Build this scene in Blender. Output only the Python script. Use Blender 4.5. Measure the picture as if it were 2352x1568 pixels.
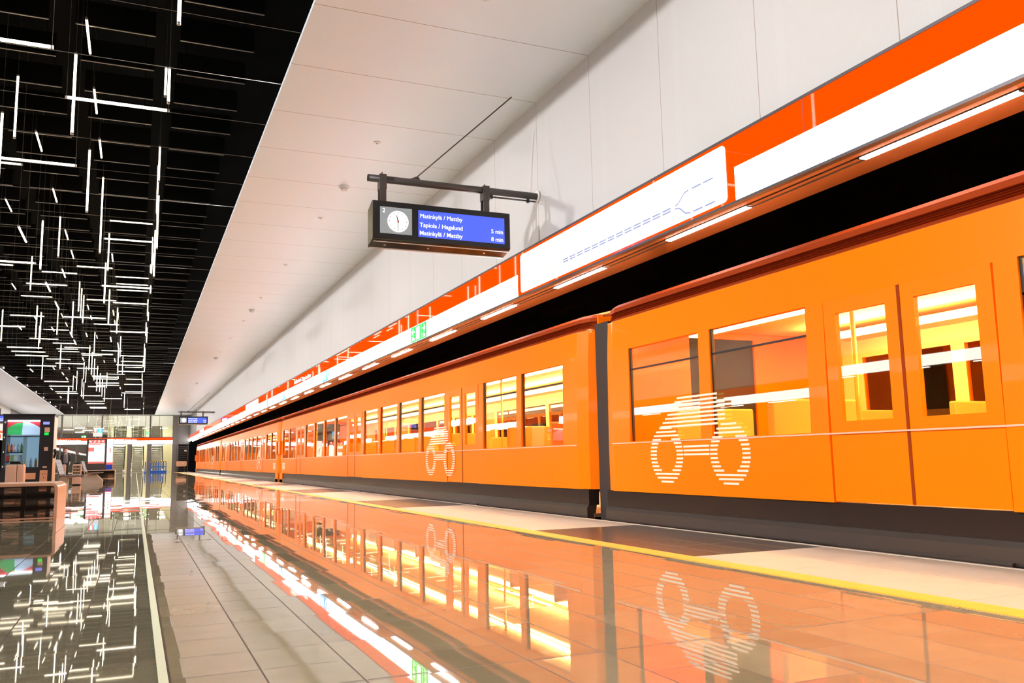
import bpy, bmesh, math, random
from mathutils import Vector, Matrix
random.seed(7)
for o in list(bpy.data.objects): bpy.data.objects.remove(o)
SC = bpy.context.scene
COL = SC.collection
PI = math.pi

# ------------------------------------------------------------------ camera, world, exposure
cam_d = bpy.data.cameras.new('camera'); cam = bpy.data.objects.new('camera', cam_d); COL.objects.link(cam)
cam_d.sensor_width = 36.0; cam_d.lens = 36.0 * 1979.41 / 2352; cam_d.clip_start = 0.05; cam_d.clip_end = 400
def cam_matrix(yaw, pitch, roll, loc):
    Rz = Matrix.Rotation(yaw, 3, 'Z'); Rx = Matrix.Rotation(pitch, 3, 'X'); Ry = Matrix.Rotation(roll, 3, 'Y')
    R = Rz @ Rx @ Ry
    r, f, u = R.col[0], R.col[1], R.col[2]
    M = Matrix((r, u, -f)).transposed().to_4x4(); M.translation = Vector(loc); return M
cam.matrix_world = cam_matrix(-0.41124354, 0.13450868, 0.01940343, (0, 0, 0.65))
SC.camera = cam
W = bpy.data.worlds.new('world'); SC.world = W; W.use_nodes = True
W.node_tree.nodes['Background'].inputs[0].default_value = (0.01, 0.01, 0.012, 1)
W.node_tree.nodes['Background'].inputs[1].default_value = 0.3
vs = SC.view_settings
vs.view_transform = 'Standard'; vs.look = 'None'; vs.gamma = 1.0; vs.use_curve_mapping = False
vs.exposure = EXPOSURE = 0.28
# lamp strengths (tuned against the photograph's brightness)
S_BAND, S_RED, S_STRIP, S_BAR, S_SPOT, S_CABIN, S_HALL = 9.0, .85, 55.0, 5.0, 2000.0, 38.0, 110.0

# ------------------------------------------------------------------ materials
def lin(*c):
    return tuple(((v/255)/12.92 if v/255 <= .04045 else ((v/255+.055)/1.055)**2.4) for v in c)
def mat(name, base, rough=.5, metal=0., spec=.5, emit=None, strength=0., coat=0., ior=None):
    m = bpy.data.materials.new(name); m.use_nodes = True
    b = m.node_tree.nodes['Principled BSDF']
    b.inputs['Base Color'].default_value = (*base, 1); b.inputs['Roughness'].default_value = rough
    b.inputs['Metallic'].default_value = metal; b.inputs['Specular IOR Level'].default_value = spec
    if coat: b.inputs['Coat Weight'].default_value = coat; b.inputs['Coat Roughness'].default_value = .04
    if ior: b.inputs['IOR'].default_value = ior
    if emit: b.inputs['Emission Color'].default_value = (*emit, 1); b.inputs['Emission Strength'].default_value = strength
    return m
class NT:
    """small helper for writing node maths"""
    def __init__(s, m):
        s.t = m.node_tree; s.n = s.t.nodes; s.l = s.t.links; s.b = s.n['Principled BSDF']
        tc = s.n.new('ShaderNodeTexCoord'); sp = s.n.new('ShaderNodeSeparateXYZ')
        s.l.new(tc.outputs['Object'], sp.inputs[0]); s.co = tc.outputs['Object']; s.x, s.y, s.z = sp.outputs
    def m(s, op, a, b=None, c=None):
        n = s.n.new('ShaderNodeMath'); n.operation = op
        for i, v in enumerate((a, b, c)):
            if v is None: continue
            if isinstance(v, (int, float)): n.inputs[i].default_value = v
            else: s.l.new(v, n.inputs[i])
        return n.outputs[0]
    def line(s, coord, pitch, phase, half):
        """1 on a thin line every pitch"""
        f = s.m('FRACT', s.m('DIVIDE', s.m('SUBTRACT', coord, phase - 1000*pitch), pitch))
        d = s.m('MULTIPLY', s.m('MINIMUM', f, s.m('SUBTRACT', 1.0, f)), pitch)
        return s.m('LESS_THAN', d, half)
    def noise(s, scale, detail=3, vec=None):
        n = s.n.new('ShaderNodeTexNoise'); n.inputs['Scale'].default_value = scale; n.inputs['Detail'].default_value = detail
        s.l.new(vec if vec else s.co, n.inputs['Vector']); return n.outputs[0]
    def mix(s, f, a, b):
        n = s.n.new('ShaderNodeMix'); n.data_type = 'RGBA'
        if isinstance(f, (int, float)): n.inputs[0].default_value = f
        else: s.l.new(f, n.inputs[0])
        for v, i in ((a, 6), (b, 7)):
            if isinstance(v, tuple): n.inputs[i].default_value = (*v, 1)
            else: s.l.new(v, n.inputs[i])
        return n.outputs[2]
    def mixf(s, f, a, b):
        return s.m('ADD', s.m('MULTIPLY', f, b) if not isinstance(b, tuple) else 0, s.m('MULTIPLY', s.m('SUBTRACT', 1.0, f), a))
    def comb(s, x, y, z):
        n = s.n.new('ShaderNodeCombineXYZ')
        for i, v in enumerate((x, y, z)):
            if isinstance(v, (int, float)): n.inputs[i].default_value = v
            else: s.l.new(v, n.inputs[i])
        return n.outputs[0]
    def white(s, vec):
        n = s.n.new('ShaderNodeTexWhiteNoise'); n.noise_dimensions = '3D'; s.l.new(vec, n.inputs['Vector']); return n.outputs
    def set(s, name, v):
        if isinstance(v, (int, float)): s.b.inputs[name].default_value = v
        else: s.l.new(v, s.b.inputs[name])
    def bump(s, h, strength, dist=.01):
        n = s.n.new('ShaderNodeBump'); n.inputs['Strength'].default_value = strength; n.inputs['Distance'].default_value = dist
        s.l.new(h, n.inputs['Height']); s.l.new(n.outputs[0], s.b.inputs['Normal'])
def glass(name, tint=(1, 1, 1), f0=.06, rough=.01, gain=1.0):
    """window pane: clear, tinted, mirrors more at grazing angles"""
    m = bpy.data.materials.new(name); m.use_nodes = True; t = m.node_tree; t.nodes.clear()
    o = t.nodes.new('ShaderNodeOutputMaterial'); mx = t.nodes.new('ShaderNodeMixShader')
    tr = t.nodes.new('ShaderNodeBsdfTransparent'); gl = t.nodes.new('ShaderNodeBsdfGlossy'); lw = t.nodes.new('ShaderNodeLayerWeight')
    tr.inputs[0].default_value = (*tint, 1); gl.inputs['Roughness'].default_value = rough; lw.inputs[0].default_value = .5
    pw = t.nodes.new('ShaderNodeMath'); pw.operation = 'POWER'; pw.inputs[1].default_value = 5
    ml = t.nodes.new('ShaderNodeMath'); ml.operation = 'MULTIPLY_ADD'; ml.inputs[1].default_value = (1 - f0)*gain; ml.inputs[2].default_value = f0; ml.use_clamp = True
    t.links.new(lw.outputs['Facing'], pw.inputs[0]); t.links.new(pw.outputs[0], ml.inputs[0])
    t.links.new(ml.outputs[0], mx.inputs[0]); t.links.new(tr.outputs[0], mx.inputs[1]); t.links.new(gl.outputs[0], mx.inputs[2])
    t.links.new(mx.outputs[0], o.inputs[0]); return m

M = {}
WARM = (1.0, .86, .62)
M['black'] = mat('black_paint', (.0012, .0011, .001), .8, spec=.1)
M['void'] = mat('tunnel_rock', (.01, .01, .012), .9, spec=.2)
M['slat'] = mat('black_slat', (.002, .0018, .0016), .6, spec=.15)
M['slat_edge'] = mat('slat_edge_metal', (.55, .5, .43), .35, .6)
M['wire'] = mat('steel_wire', (.35, .32, .28), .4, .7)
M['tube'] = mat('light_tube', (1, 1, 1), .4, emit=(1.0, .87, .62), strength=S_BAR)
M['tubecap'] = mat('tube_cap', (.6, .57, .5), .35, .6)
M['band_white'] = mat('lit_white_acrylic', (.9, .9, .9), .12, emit=(.95, .98, 1.0), strength=S_BAND)
M['band_red'] = mat('lit_red_acrylic', (.50, .015, .0), .02, spec=.5, emit=(1.0, .07, .0), strength=S_RED)
M['map_white'] = mat('lit_map_panel', (.9, .9, .9), .1, emit=(1.0, .98, .96), strength=1.5)
M['map_line'] = mat('map_line_blue', lin(120, 130, 165), .4, emit=lin(128, 138, 178), strength=.45)
M['map_orange'] = mat('map_line_orange', lin(255, 200, 140), .4, emit=lin(255, 205, 150), strength=.8)
M['trim'] = mat('grey_trim_metal', (.16, .145, .15), .35, .7)
M['trim_red'] = mat('red_edge', (.55, .05, .03), .4)
M['soffit'] = mat('soffit_orange_reflection', (.86, .44, .24), .16, .7)  # pale metal; the orange reflection of the train is put into its base colour
M['strip'] = mat('strip_lamp', (1, 1, 1), .4, emit=(1.0, .98, .96), strength=S_STRIP)
M['green'] = mat('lit_exit_green', (0, .6, .08), .3, emit=(.0, .80, .03), strength=1.1)
M['signwhite'] = mat('lit_sign_white', (.9, .9, .9), .3, emit=(1, 1, 1), strength=1.6)
M['cyan'] = mat('lit_pictogram_blue', (.05, .4, .8), .3, emit=(.03, .38, .95), strength=1.1)
M['paint'] = mat('dark_grey_paint', (.085, .072, .068), .38, .35)
M['case'] = mat('black_display_case', (.006, .006, .007), .18)
M['case_side'] = mat('display_side_metal', (.35, .33, .24), .22, .9)
M['blue'] = mat('lit_display_blue', (.02, .05, .5), .2, emit=(.05, .085, .68), strength=1.15)
M['cyan_screen'] = mat('lit_display_cyan', (.02, .2, .6), .2, emit=(.02, .36, .9), strength=1.2)
M['clockgrey'] = mat('lit_clock_panel', (.2, .22, .23), .3, emit=(.16, .19, .20), strength=.9)
M['clockwhite'] = mat('lit_clock_face', (.9, .9, .9), .3, emit=(1, 1, 1), strength=1.1)
M['hand'] = mat('clock_hand', (.01, .01, .012), .4)
M['redhand'] = mat('clock_red', (.5, .02, .02), .4)
M['text'] = mat('lit_lettering', (1, 1, 1), .4, emit=(.95, .97, 1), strength=1.3)
M['grey'] = mat('grey_concrete', (.22, .20, .185), .7)
M['pillar'] = mat('grey_pillar_metal', (.20, .175, .16), .4, .3)
M['steel'] = mat('brushed_steel', (.62, .57, .48), .28, .9)
M['drain'] = mat('cream_drain_channel', lin(222, 226, 196), .35)
M['yellow'] = mat('tactile_yellow', lin(255, 190, 40), .5)
M['orange_dull'] = mat('salmon_panel', lin(240, 170, 130), .4)
M['salmon'] = mat('pale_salmon_metal', lin(238, 190, 160), .35, .3)
M['wood'] = mat('dark_bench_wood', (.035, .03, .028), .45)
M['rod'] = mat('dark_rod', (.05, .035, .03), .35, .5)
M['slatgrey'] = mat('grey_seat_slat', (.12, .12, .13), .4)
M['concrete'] = mat('pale_concrete', lin(215, 196, 178), .6)
M['vm'] = mat('vending_black', (.02, .015, .016), .3)
M['vmside'] = mat('vending_side', (.75, .55, .36), .35, .3)
M['white'] = mat('white_plastic', (.78, .76, .74), .4)
M['hazard'] = mat('hazard_stripe', (.8, .5, .0), .5)
M['barrier'] = mat('barrier_blue', (.01, .12, .55), .4)
M['skin'] = mat('skin', (.55, .33, .23), .5)
M['jacket'] = mat('dark_jacket', (.02, .018, .018), .8)
M['sweater'] = mat('grey_sweater', (.17, .13, .12), .9)
M['trousers'] = mat('black_trousers', (.012, .011, .012), .8)
M['hair'] = mat('light_brown_hair', (.28, .13, .07), .6)
M['hall_lamp'] = mat('hall_lamp', (1, 1, 1), .4, emit=(1, .97, .85), strength=S_HALL)
M['hall_wall'] = mat('concourse_wall', (.62, .58, .55), .6)
M['hall_cream'] = mat('concourse_cream_wall', (.70, .66, .46), .6)
M['step'] = mat('escalator_step', (.30, .28, .22), .4, .6)
M['esc_side'] = mat('escalator_panel', (.70, .66, .48), .2, .8)
M['rubber'] = mat('black_rubber', (.01, .01, .01), .5)
M['poster'] = mat('lit_poster', (.9, .9, .9), .3, emit=(.95, .97, 1), strength=1.2)
M['poster_red'] = mat('lit_poster_red', (.8, .1, .08), .3, emit=(.85, .12, .10), strength=1.0)
M['pane'] = glass('pane_glass', (.93, .95, .93), gain=1.3)
M['vmpane'] = glass('vending_glass', (.9, .95, .95))
M['spot_body'] = mat('spotlight_body', (.65, .6, .57), .4, .3)
M['spot_lens'] = mat('spotlight_lens', (1, 1, 1), .4, emit=(1, .95, .9), strength=60)
# train
M['orange'] = mat('train_orange', (1.0, .20, .0), .3, spec=.1, coat=.06)
M['roof'] = mat('train_roof', (.80, .24, .06), .45, spec=.2)
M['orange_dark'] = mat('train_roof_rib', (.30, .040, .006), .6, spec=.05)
M['interior'] = mat('train_lining', (.95, .66, .24), .45)
M['trainfloor'] = mat('train_floor', (.25, .13, .06), .5)
M['seatcloth'] = mat('train_seat', (.80, .34, .05), .6)
M['skirt'] = mat('train_skirt', (.045, .028, .022), .25, .5)
M['sill'] = mat('train_sill', (.11, .085, .07), .28, .7)
M['bellows'] = mat('gangway_rubber', (.03, .018, .012), .7)
M['tpane'] = glass('train_glass', (.97, .88, .70), gain=1.15)
M['cabin'] = mat('train_lamp', (1, 1, 1), .4, emit=(1.0, .86, .52), strength=S_CABIN)
M['decal'] = mat('pale_stripe_decal', (.95, .78, .60), .35, emit=None)
M['pole'] = mat('grab_pole', (.9, .62, .12), .3, .4)

# polished stone floor: dark granite left of the drain, grey tiles right of it, every tile tilted by a hair
def floor_material():
    m = mat('polished_floor_tiles', (.1, .1, .1), .1); N = NT(m)
    X, Y = N.x, N.y
    right = N.m('GREATER_THAN', X, .103)
    cxr = N.m('DIVIDE', N.m('SUBTRACT', X, .122), .2675); cir = N.m('FLOOR', cxr); cfr = N.m('FRACT', cxr)
    cxl = N.m('DIVIDE', N.m('SUBTRACT', .09, X), .263); cil = N.m('FLOOR', cxl); cfl = N.m('FRACT', cxl)
    near = N.m('LESS_THAN', cir, 1.5)
    lenr = N.m('ADD', N.m('MULTIPLY', near, -.3), .6)
    par_r = N.m('MULTIPLY', N.m('ABSOLUTE', N.m('MODULO', cir, 2)), N.m('MULTIPLY', N.m('SUBTRACT', 1.0, near), .3))
    ryr = N.m('DIVIDE', N.m('SUBTRACT', N.m('ADD', Y, 60.0 - 2.65 + .01), par_r), lenr)
    par_l = N.m('MULTIPLY', N.m('ABSOLUTE', N.m('MODULO', cil, 2)), .2975)
    ryl = N.m('DIVIDE', N.m('SUBTRACT', N.m('ADD', Y, 59.5 - 3.24), par_l), .595)
    def sel(a, b): return N.m('ADD', N.m('MULTIPLY', right, a), N.m('MULTIPLY', N.m('SUBTRACT', 1.0, right), b))
    ci = sel(cir, N.m('SUBTRACT', -1, cil)); cf = sel(cfr, cfl); ry = sel(ryr, ryl)
    ri = N.m('FLOOR', ry); rf = N.m('FRACT', ry); ln = sel(lenr, .595)
    dx = N.m('MULTIPLY', N.m('MINIMUM', cf, N.m('SUBTRACT', 1.0, cf)), .265)
    dy = N.m('MULTIPLY', N.m('MINIMUM', rf, N.m('SUBTRACT', 1.0, rf)), ln)
    joint = N.line(Y, 8.4, 2.655, .004)
    grout = N.m('MAXIMUM', N.m('MAXIMUM', N.m('LESS_THAN', dx, .0030), N.m('LESS_THAN', dy, .0021)), joint)
    wn = N.white(N.comb(ci, ri, right)); rnd = wn[0]
    sp = N.n.new('ShaderNodeSeparateXYZ'); N.l.new(wn[1], sp.inputs[0])
    cloud = N.noise(7.0, 4); speck = N.noise(160.0, 2)
    tone = N.m('ADD', .66, N.m('ADD', N.m('MULTIPLY', rnd, .34), N.m('ADD', N.m('MULTIPLY', cloud, .28), N.m('MULTIPLY', speck, .22))))
    base = N.mix(right, FLOOR_L, FLOOR_R)
    mul = N.n.new('ShaderNodeMix'); mul.data_type = 'RGBA'; mul.blend_type = 'MULTIPLY'; mul.inputs[0].default_value = 1
    N.l.new(base, mul.inputs[6]); tc = N.comb(tone, tone, tone); N.l.new(tc, mul.inputs[7])
    col = N.mix(grout, mul.outputs[2], (.075, .050, .035))
    N.set('Base Color', col)
    N.set('Roughness', N.m('ADD', N.m('MULTIPLY', grout, .5), N.m('ADD', N.m('MULTIPLY_ADD', right, -.004, .008), N.m('ADD', N.m('MULTIPLY', sp.outputs[2], .014), N.m('MULTIPLY', cloud, .010)))))
    N.set('Specular IOR Level', 0.5); N.b.inputs['IOR'].default_value = FLOOR_IOR
    # tiny tilt per tile + slight waviness
    wav = N.n.new('ShaderNodeTexNoise'); wav.inputs['Scale'].default_value = 1.2; wav.inputs['Detail'].default_value = 0; N.l.new(N.co, wav.inputs['Vector'])
    ws = N.n.new('ShaderNodeSeparateXYZ'); N.l.new(wav.outputs[1], ws.inputs[0])
    tx = N.m('ADD', N.m('MULTIPLY', N.m('SUBTRACT', sp.outputs[0], .5), .0042), N.m('MULTIPLY', N.m('SUBTRACT', ws.outputs[0], .5), .0014))
    ty = N.m('ADD', N.m('MULTIPLY', N.m('SUBTRACT', sp.outputs[1], .5), .0042), N.m('MULTIPLY', N.m('SUBTRACT', ws.outputs[1], .5), .0014))
    nn = N.n.new('ShaderNodeVectorMath'); nn.operation = 'NORMALIZE'; N.l.new(N.comb(tx, ty, 1.0), nn.inputs[0])
    N.l.new(nn.outputs[0], N.b.inputs['Normal'])
    return m
FLOOR_L, FLOOR_R, FLOOR_IOR = (.175, .157, .102), (.29, .238, .145), 1.6
M['floor'] = floor_material()
def edge_material():
    """pale concrete edge slabs with dark granite insets at the door positions"""
    m = mat('platform_edge_slab', (.5, .5, .5), .5); N = NT(m); X, Y = N.x, N.y
    f = N.m('FRACT', N.m('DIVIDE', N.m('ADD', Y, 70 - 4.76), 7.0)); dark = N.m('LESS_THAN', f, .349)
    g = N.m('MAXIMUM', N.line(X, .56, 3.31, .003), N.line(Y, 1.2, 1.56, .0025))
    gd = N.m('MAXIMUM', N.line(X, .28, 3.31, .003), N.line(Y, .6, .56, .0025))
    n = N.noise(60, 4); n2 = N.noise(5, 3)
    t = N.m('ADD', .80, N.m('ADD', N.m('MULTIPLY', n, .22), N.m('MULTIPLY', n2, .2)))
    pale = N.n.new('ShaderNodeMix'); pale.data_type = 'RGBA'; pale.blend_type = 'MULTIPLY'; pale.inputs[0].default_value = 1
    pale.inputs[6].default_value = (.50, .44, .33, 1); N.l.new(N.comb(t, t, t), pale.inputs[7])
    a = N.mix(g, pale.outputs[2], (.30, .24, .15)); b = N.mix(gd, N.mix(n2, (.06, .05, .04), (.13, .10, .07)), (.35, .28, .16))
    N.set('Base Color', N.mix(dark, a, b)); N.set('Roughness', N.m('SUBTRACT', .55, N.m('MULTIPLY', dark, .33)))
    return m
M['edge'] = edge_material()
def tactile_material():
    m = mat('tactile_strip_yellow', (1, .6, .1), .5); N = NT(m)
    l = N.line(N.m('ADD', N.y, N.m('MULTIPLY', N.x, .6)), .016, 0, .0045)
    N.set('Base Color', N.mix(l, lin(255, 196, 62), lin(238, 168, 30))); N.bump(l, .5, .004); return m
M['tactile'] = tactile_material()
def ceiling_material():
    m = mat('white_ceiling_panel', (.8, .8, .8), .38, spec=.35); N = NT(m)
    l = N.line(N.y, 1.385, 8.01, .0045)
    n = N.noise(.5, 2)
    N.set('Base Color', N.mix(l, N.mix(n, (.81, .885, .93), (.83, .91, .965)), (.36, .28, .23))); return m
M['ceiling'] = ceiling_material()
def wall_material():
    m = mat('perforated_wall_panel', (.8, .8, .8), .42, spec=.35); N = NT(m)
    l = N.line(N.y, 1.385, 8.01, .004)
    fy = N.m('SUBTRACT', N.m('FRACT', N.m('MULTIPLY', N.y, 55)), .5); fz = N.m('SUBTRACT', N.m('FRACT', N.m('MULTIPLY', N.z, 55)), .5)
    hole = N.m('LESS_THAN', N.m('ADD', N.m('MULTIPLY', fy, fy), N.m('MULTIPLY', fz, fz)), .05)
    bl = N.m('LESS_THAN', N.m('ABSOLUTE', N.m('SUBTRACT', N.m('FRACT', N.m('DIVIDE', N.m('ADD', N.y, 100 - 8.01), 1.385)), .5)), .465)
    hole = N.m('MULTIPLY', N.m('MULTIPLY', hole, bl), .20)
    N.set('Base Color', N.mix(l, N.mix(hole, (.61, .595, .575), (.35, .29, .26)), (.34, .27, .23))); return m
M['wall'] = wall_material()
def brushed(name, base, rough):
    m = mat(name, base, rough, .8); N = NT(m)
    n = N.noise(1.0, 4, N.comb(N.m('MULTIPLY', N.x, 2), N.m('MULTIPLY', N.y, 2), N.m('MULTIPLY', N.z, 160)))
    N.set('Roughness', N.m('ADD', rough - .08, N.m('MULTIPLY', n, .16))); return m
M['steel'] = brushed('brushed_steel_sheet', (.62, .57, .48), .3)
def hazard_material():
    m = mat('hazard_stripes', (1, 1, 1), .5); N = NT(m)
    f = N.m('FRACT', N.m('MULTIPLY', N.m('ADD', N.m('ADD', N.x, N.z), 50), 5.5)); N.set('Base Color', N.mix(N.m('LESS_THAN', f, .5), (.9, .62, .02), (.02, .02, .02))); return m
M['hazard'] = hazard_material()

# ------------------------------------------------------------------ object helpers
def wloc(o):
    v = Vector((0, 0, 0))
    while o is not None: v += o.location; o = o.parent
    return v
class MB:
    """collects shapes in world coordinates, then links them as ONE mesh object"""
    def __init__(s): s.b = bmesh.new(); s.mi = 0
    def face(s, vs):
        f = s.b.faces.new([s.b.verts.new(v) for v in vs]); f.material_index = s.mi; return f
    def box(s, x0, y0, z0, x1, y1, z1):
        x0, x1 = sorted((x0, x1)); y0, y1 = sorted((y0, y1)); z0, z1 = sorted((z0, z1))
        v = [s.b.verts.new(c) for c in ((x0,y0,z0),(x1,y0,z0),(x1,y1,z0),(x0,y1,z0),(x0,y0,z1),(x1,y0,z1),(x1,y1,z1),(x0,y1,z1))]
        for q in ((0,3,2,1),(4,5,6,7),(0,1,5,4),(1,2,6,5),(2,3,7,6),(3,0,4,7)):
            f = s.b.faces.new([v[i] for i in q]); f.material_index = s.mi
        return s
    def tube(s, a, b, r, n=8, r2=None, cap=True):
        a, b = Vector(a), Vector(b); d = (b - a).normalized(); r2 = r if r2 is None else r2
        u = d.orthogonal().normalized(); w = d.cross(u)
        A = [s.b.verts.new(a + (u*math.cos(2*PI*i/n) + w*math.sin(2*PI*i/n))*r) for i in range(n)]
        B = [s.b.verts.new(b + (u*math.cos(2*PI*i/n) + w*math.sin(2*PI*i/n))*r2) for i in range(n)]
        for i in range(n):
            f = s.b.faces.new((A[i], A[(i+1) % n], B[(i+1) % n], B[i])); f.material_index = s.mi; f.smooth = n > 6
        if cap:
            for q in (A[::-1], B): s.b.faces.new(q).material_index = s.mi
        return s
    def path(s, pts, r, n=6):
        for p, q in zip(pts, pts[1:]): s.tube(p, q, r, n)
        return s
    def prism(s, poly, vec):
        """extrude a flat polygon of 3-D points along vec"""
        vec = Vector(vec)
        A = [s.b.verts.new(Vector(p)) for p in poly]; B = [s.b.verts.new(Vector(p) + vec) for p in poly]; n = len(A)
        for q in (A[::-1], B): s.b.faces.new(q).material_index = s.mi
        for i in range(n):
            s.b.faces.new((A[i], A[(i+1) % n], B[(i+1) % n], B[i])).material_index = s.mi
        return s
    def ball(s, c, rx, ry, rz, seg=12):
        r = bmesh.ops.create_uvsphere(s.b, u_segments=seg, v_segments=max(6, seg//2), radius=1, matrix=Matrix.Translation(c) @ Matrix.Diagonal((rx, ry, rz, 1)))
        for v in r['verts']:
            for f in v.link_faces: f.smooth = True; f.material_index = s.mi
        return s
    def build(s, name, m, parent=None, bevel=0., fix=True):
        if fix: bmesh.ops.recalc_face_normals(s.b, faces=s.b.faces)
        me = bpy.data.meshes.new(name); o = bpy.data.objects.new(name, me)
        if parent is not None:
            s.b.transform(Matrix.Translation(-wloc(parent))); o.parent = parent
        s.b.to_mesh(me); s.b.free()
        for k in (m if isinstance(m, (list, tuple)) else [m]): me.materials.append(k)
        COL.objects.link(o)
        if bevel:
            bv = o.modifiers.new('bevel', 'BEVEL'); bv.width = bevel; bv.segments = 2; bv.limit_method = 'ANGLE'
        return o
def tag(o, label, cat, group=None, kind=None):
    o['label'] = label; o['category'] = cat
    if group: o['group'] = group
    if kind: o['kind'] = kind
    return o
def thing(name, loc, label, cat, group=None):
    o = bpy.data.objects.new(name, None); COL.objects.link(o); o.location = loc; o.empty_display_size = .2
    return tag(o, label, cat, group)
def struct(o, label=None):
    o['kind'] = 'structure'
    if label: o['label'] = label
    return o
def dup(root, loc, label=None, group=None):
    """a copy of a thing with copies of its parts and sub-parts"""
    r = root.copy(); COL.objects.link(r); r.location = loc
    if label: r['label'] = label
    if group: r['group'] = group
    def kids(a, b):
        for ch in a.children:
            c = ch.copy(); COL.objects.link(c); c.parent = b; kids(ch, c)
    kids(root, r); return r
ONES = 'first second third fourth fifth sixth seventh eighth ninth tenth eleventh twelfth thirteenth fourteenth fifteenth sixteenth seventeenth eighteenth nineteenth'.split()
TENS = {20: 'twent', 30: 'thirt', 40: 'fort', 50: 'fift', 60: 'sixt', 70: 'sevent'}
def ordn(i):
    """1 -> first"""
    if i < 20: return ONES[i-1]
    t = TENS[i//10*10]
    return t + 'ieth' if i % 10 == 0 else t + 'y-' + ONES[i % 10 - 1]
def nearest(i):
    return 'nearest' if i == 1 else ordn(i) + ' nearest'
def letters(text, width=None, height=None, bold=0.0, ext=.002):
    """mesh data of a line of text, scaled to a width, lying in its own XY plane from (0,0)"""
    cu = bpy.data.curves.new('lettering', 'FONT'); cu.body = text; cu.size = 1; cu.extrude = 0; cu.offset = bold
    o = bpy.data.objects.new('lettering', cu); COL.objects.link(o); bpy.context.view_layer.update()
    me = bpy.data.meshes.new_from_object(o.evaluated_get(bpy.context.evaluated_depsgraph_get()))
    bpy.data.objects.remove(o); bpy.data.curves.remove(cu)
    xs = [v.co.x for v in me.vertices]; x0, x1 = min(xs), max(xs); ys = [v.co.y for v in me.vertices]
    k = width/(x1-x0) if width else 1; ky = height/(max(ys)-min(ys)) if height else k
    for v in me.vertices: v.co = Vector(((v.co.x-x0)*k, v.co.y*ky, 0))
    return me
def place_text(text, origin, xdir, m, parent, width=None, height=None, bold=0.0):
    """writing: reads along xdir, stands up along Z"""
    me = letters(text, width, height, bold); xd = Vector(xdir).normalized(); up = Vector((0, 0, 1)); n = xd.cross(up)
    R = Matrix((xd, up, n)).transposed()
    base = Vector(origin) - wloc(parent)
    for v in me.vertices: v.co = R @ v.co + base
    me.materials.append(m); o = bpy.data.objects.new('lettering', me); COL.objects.link(o); o.parent = parent; return o
BARS_X = [[-1.55,9.92,5.1],[-0.35,11.28,5.1],[-1.55,13.93,5.1],[-2.75,18.12,6.35],[-2.75,21.16,5.1],[-0.35,23.36,5.1],[-0.35,23.55,6.35],[-0.35,26.5,7.6],[-3.95,27.58,6.35],[-1.55,28.65,5.1],[-2.75,30.23,6.35],[-3.95,31.07,5.1],[-0.35,31.38,5.1],[-0.35,32.98,6.35],[-1.55,33.1,7.6],[-2.75,34.42,7.6],[-0.35,34.53,7.6],[-0.35,35.91,7.6],[-3.95,36.54,5.1],[-3.95,36.83,6.35],[-0.35,37.18,7.6],[-3.95,37.84,5.1],[-1.55,38.05,5.1],[-3.95,39.15,5.1],[-3.95,39.62,7.6],[-1.55,39.74,7.6],[-2.75,41.83,5.1],[-0.35,41.97,5.1],[-3.95,43.04,5.1],[-3.95,43.38,6.35],[-0.35,44.81,5.1],[-2.75,46.26,6.35],[-1.55,46.65,7.6],[-1.55,47.91,5.1],[-1.55,48.95,5.1],[-0.35,49.15,6.35],[-3.95,49.16,7.6],[-3.95,50.94,5.1],[-1.55,51.38,5.1],[-3.95,51.53,6.35],[-0.35,51.77,6.35],[-1.55,52.83,5.1],[-3.95,53.85,5.1],[-3.95,54.57,7.6],[-2.75,56.07,6.35],[-3.95,57.23,7.6],[-1.55,57.45,7.6],[-3.95,57.84,5.1],[-0.35,58.23,5.1],[-3.95,58.5,7.6],[-3.95,59.19,5.1],[-2.75,60.29,7.6],[-2.75,60.78,5.1],[-1.55,63.36,5.1],[-2.75,66.02,5.1],[-0.35,66.67,6.35],[-0.35,66.93,7.6],[-2.75,68.57,5.1],[-2.75,68.92,6.35],[-1.55,72.29,7.6],[-2.75,72.78,5.1],[-0.35,73.12,6.35],[-2.75,73.99,7.6],[-2.75,74.03,5.1],[-0.35,75.42,5.1],[-0.35,76.28,7.6]]
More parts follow.
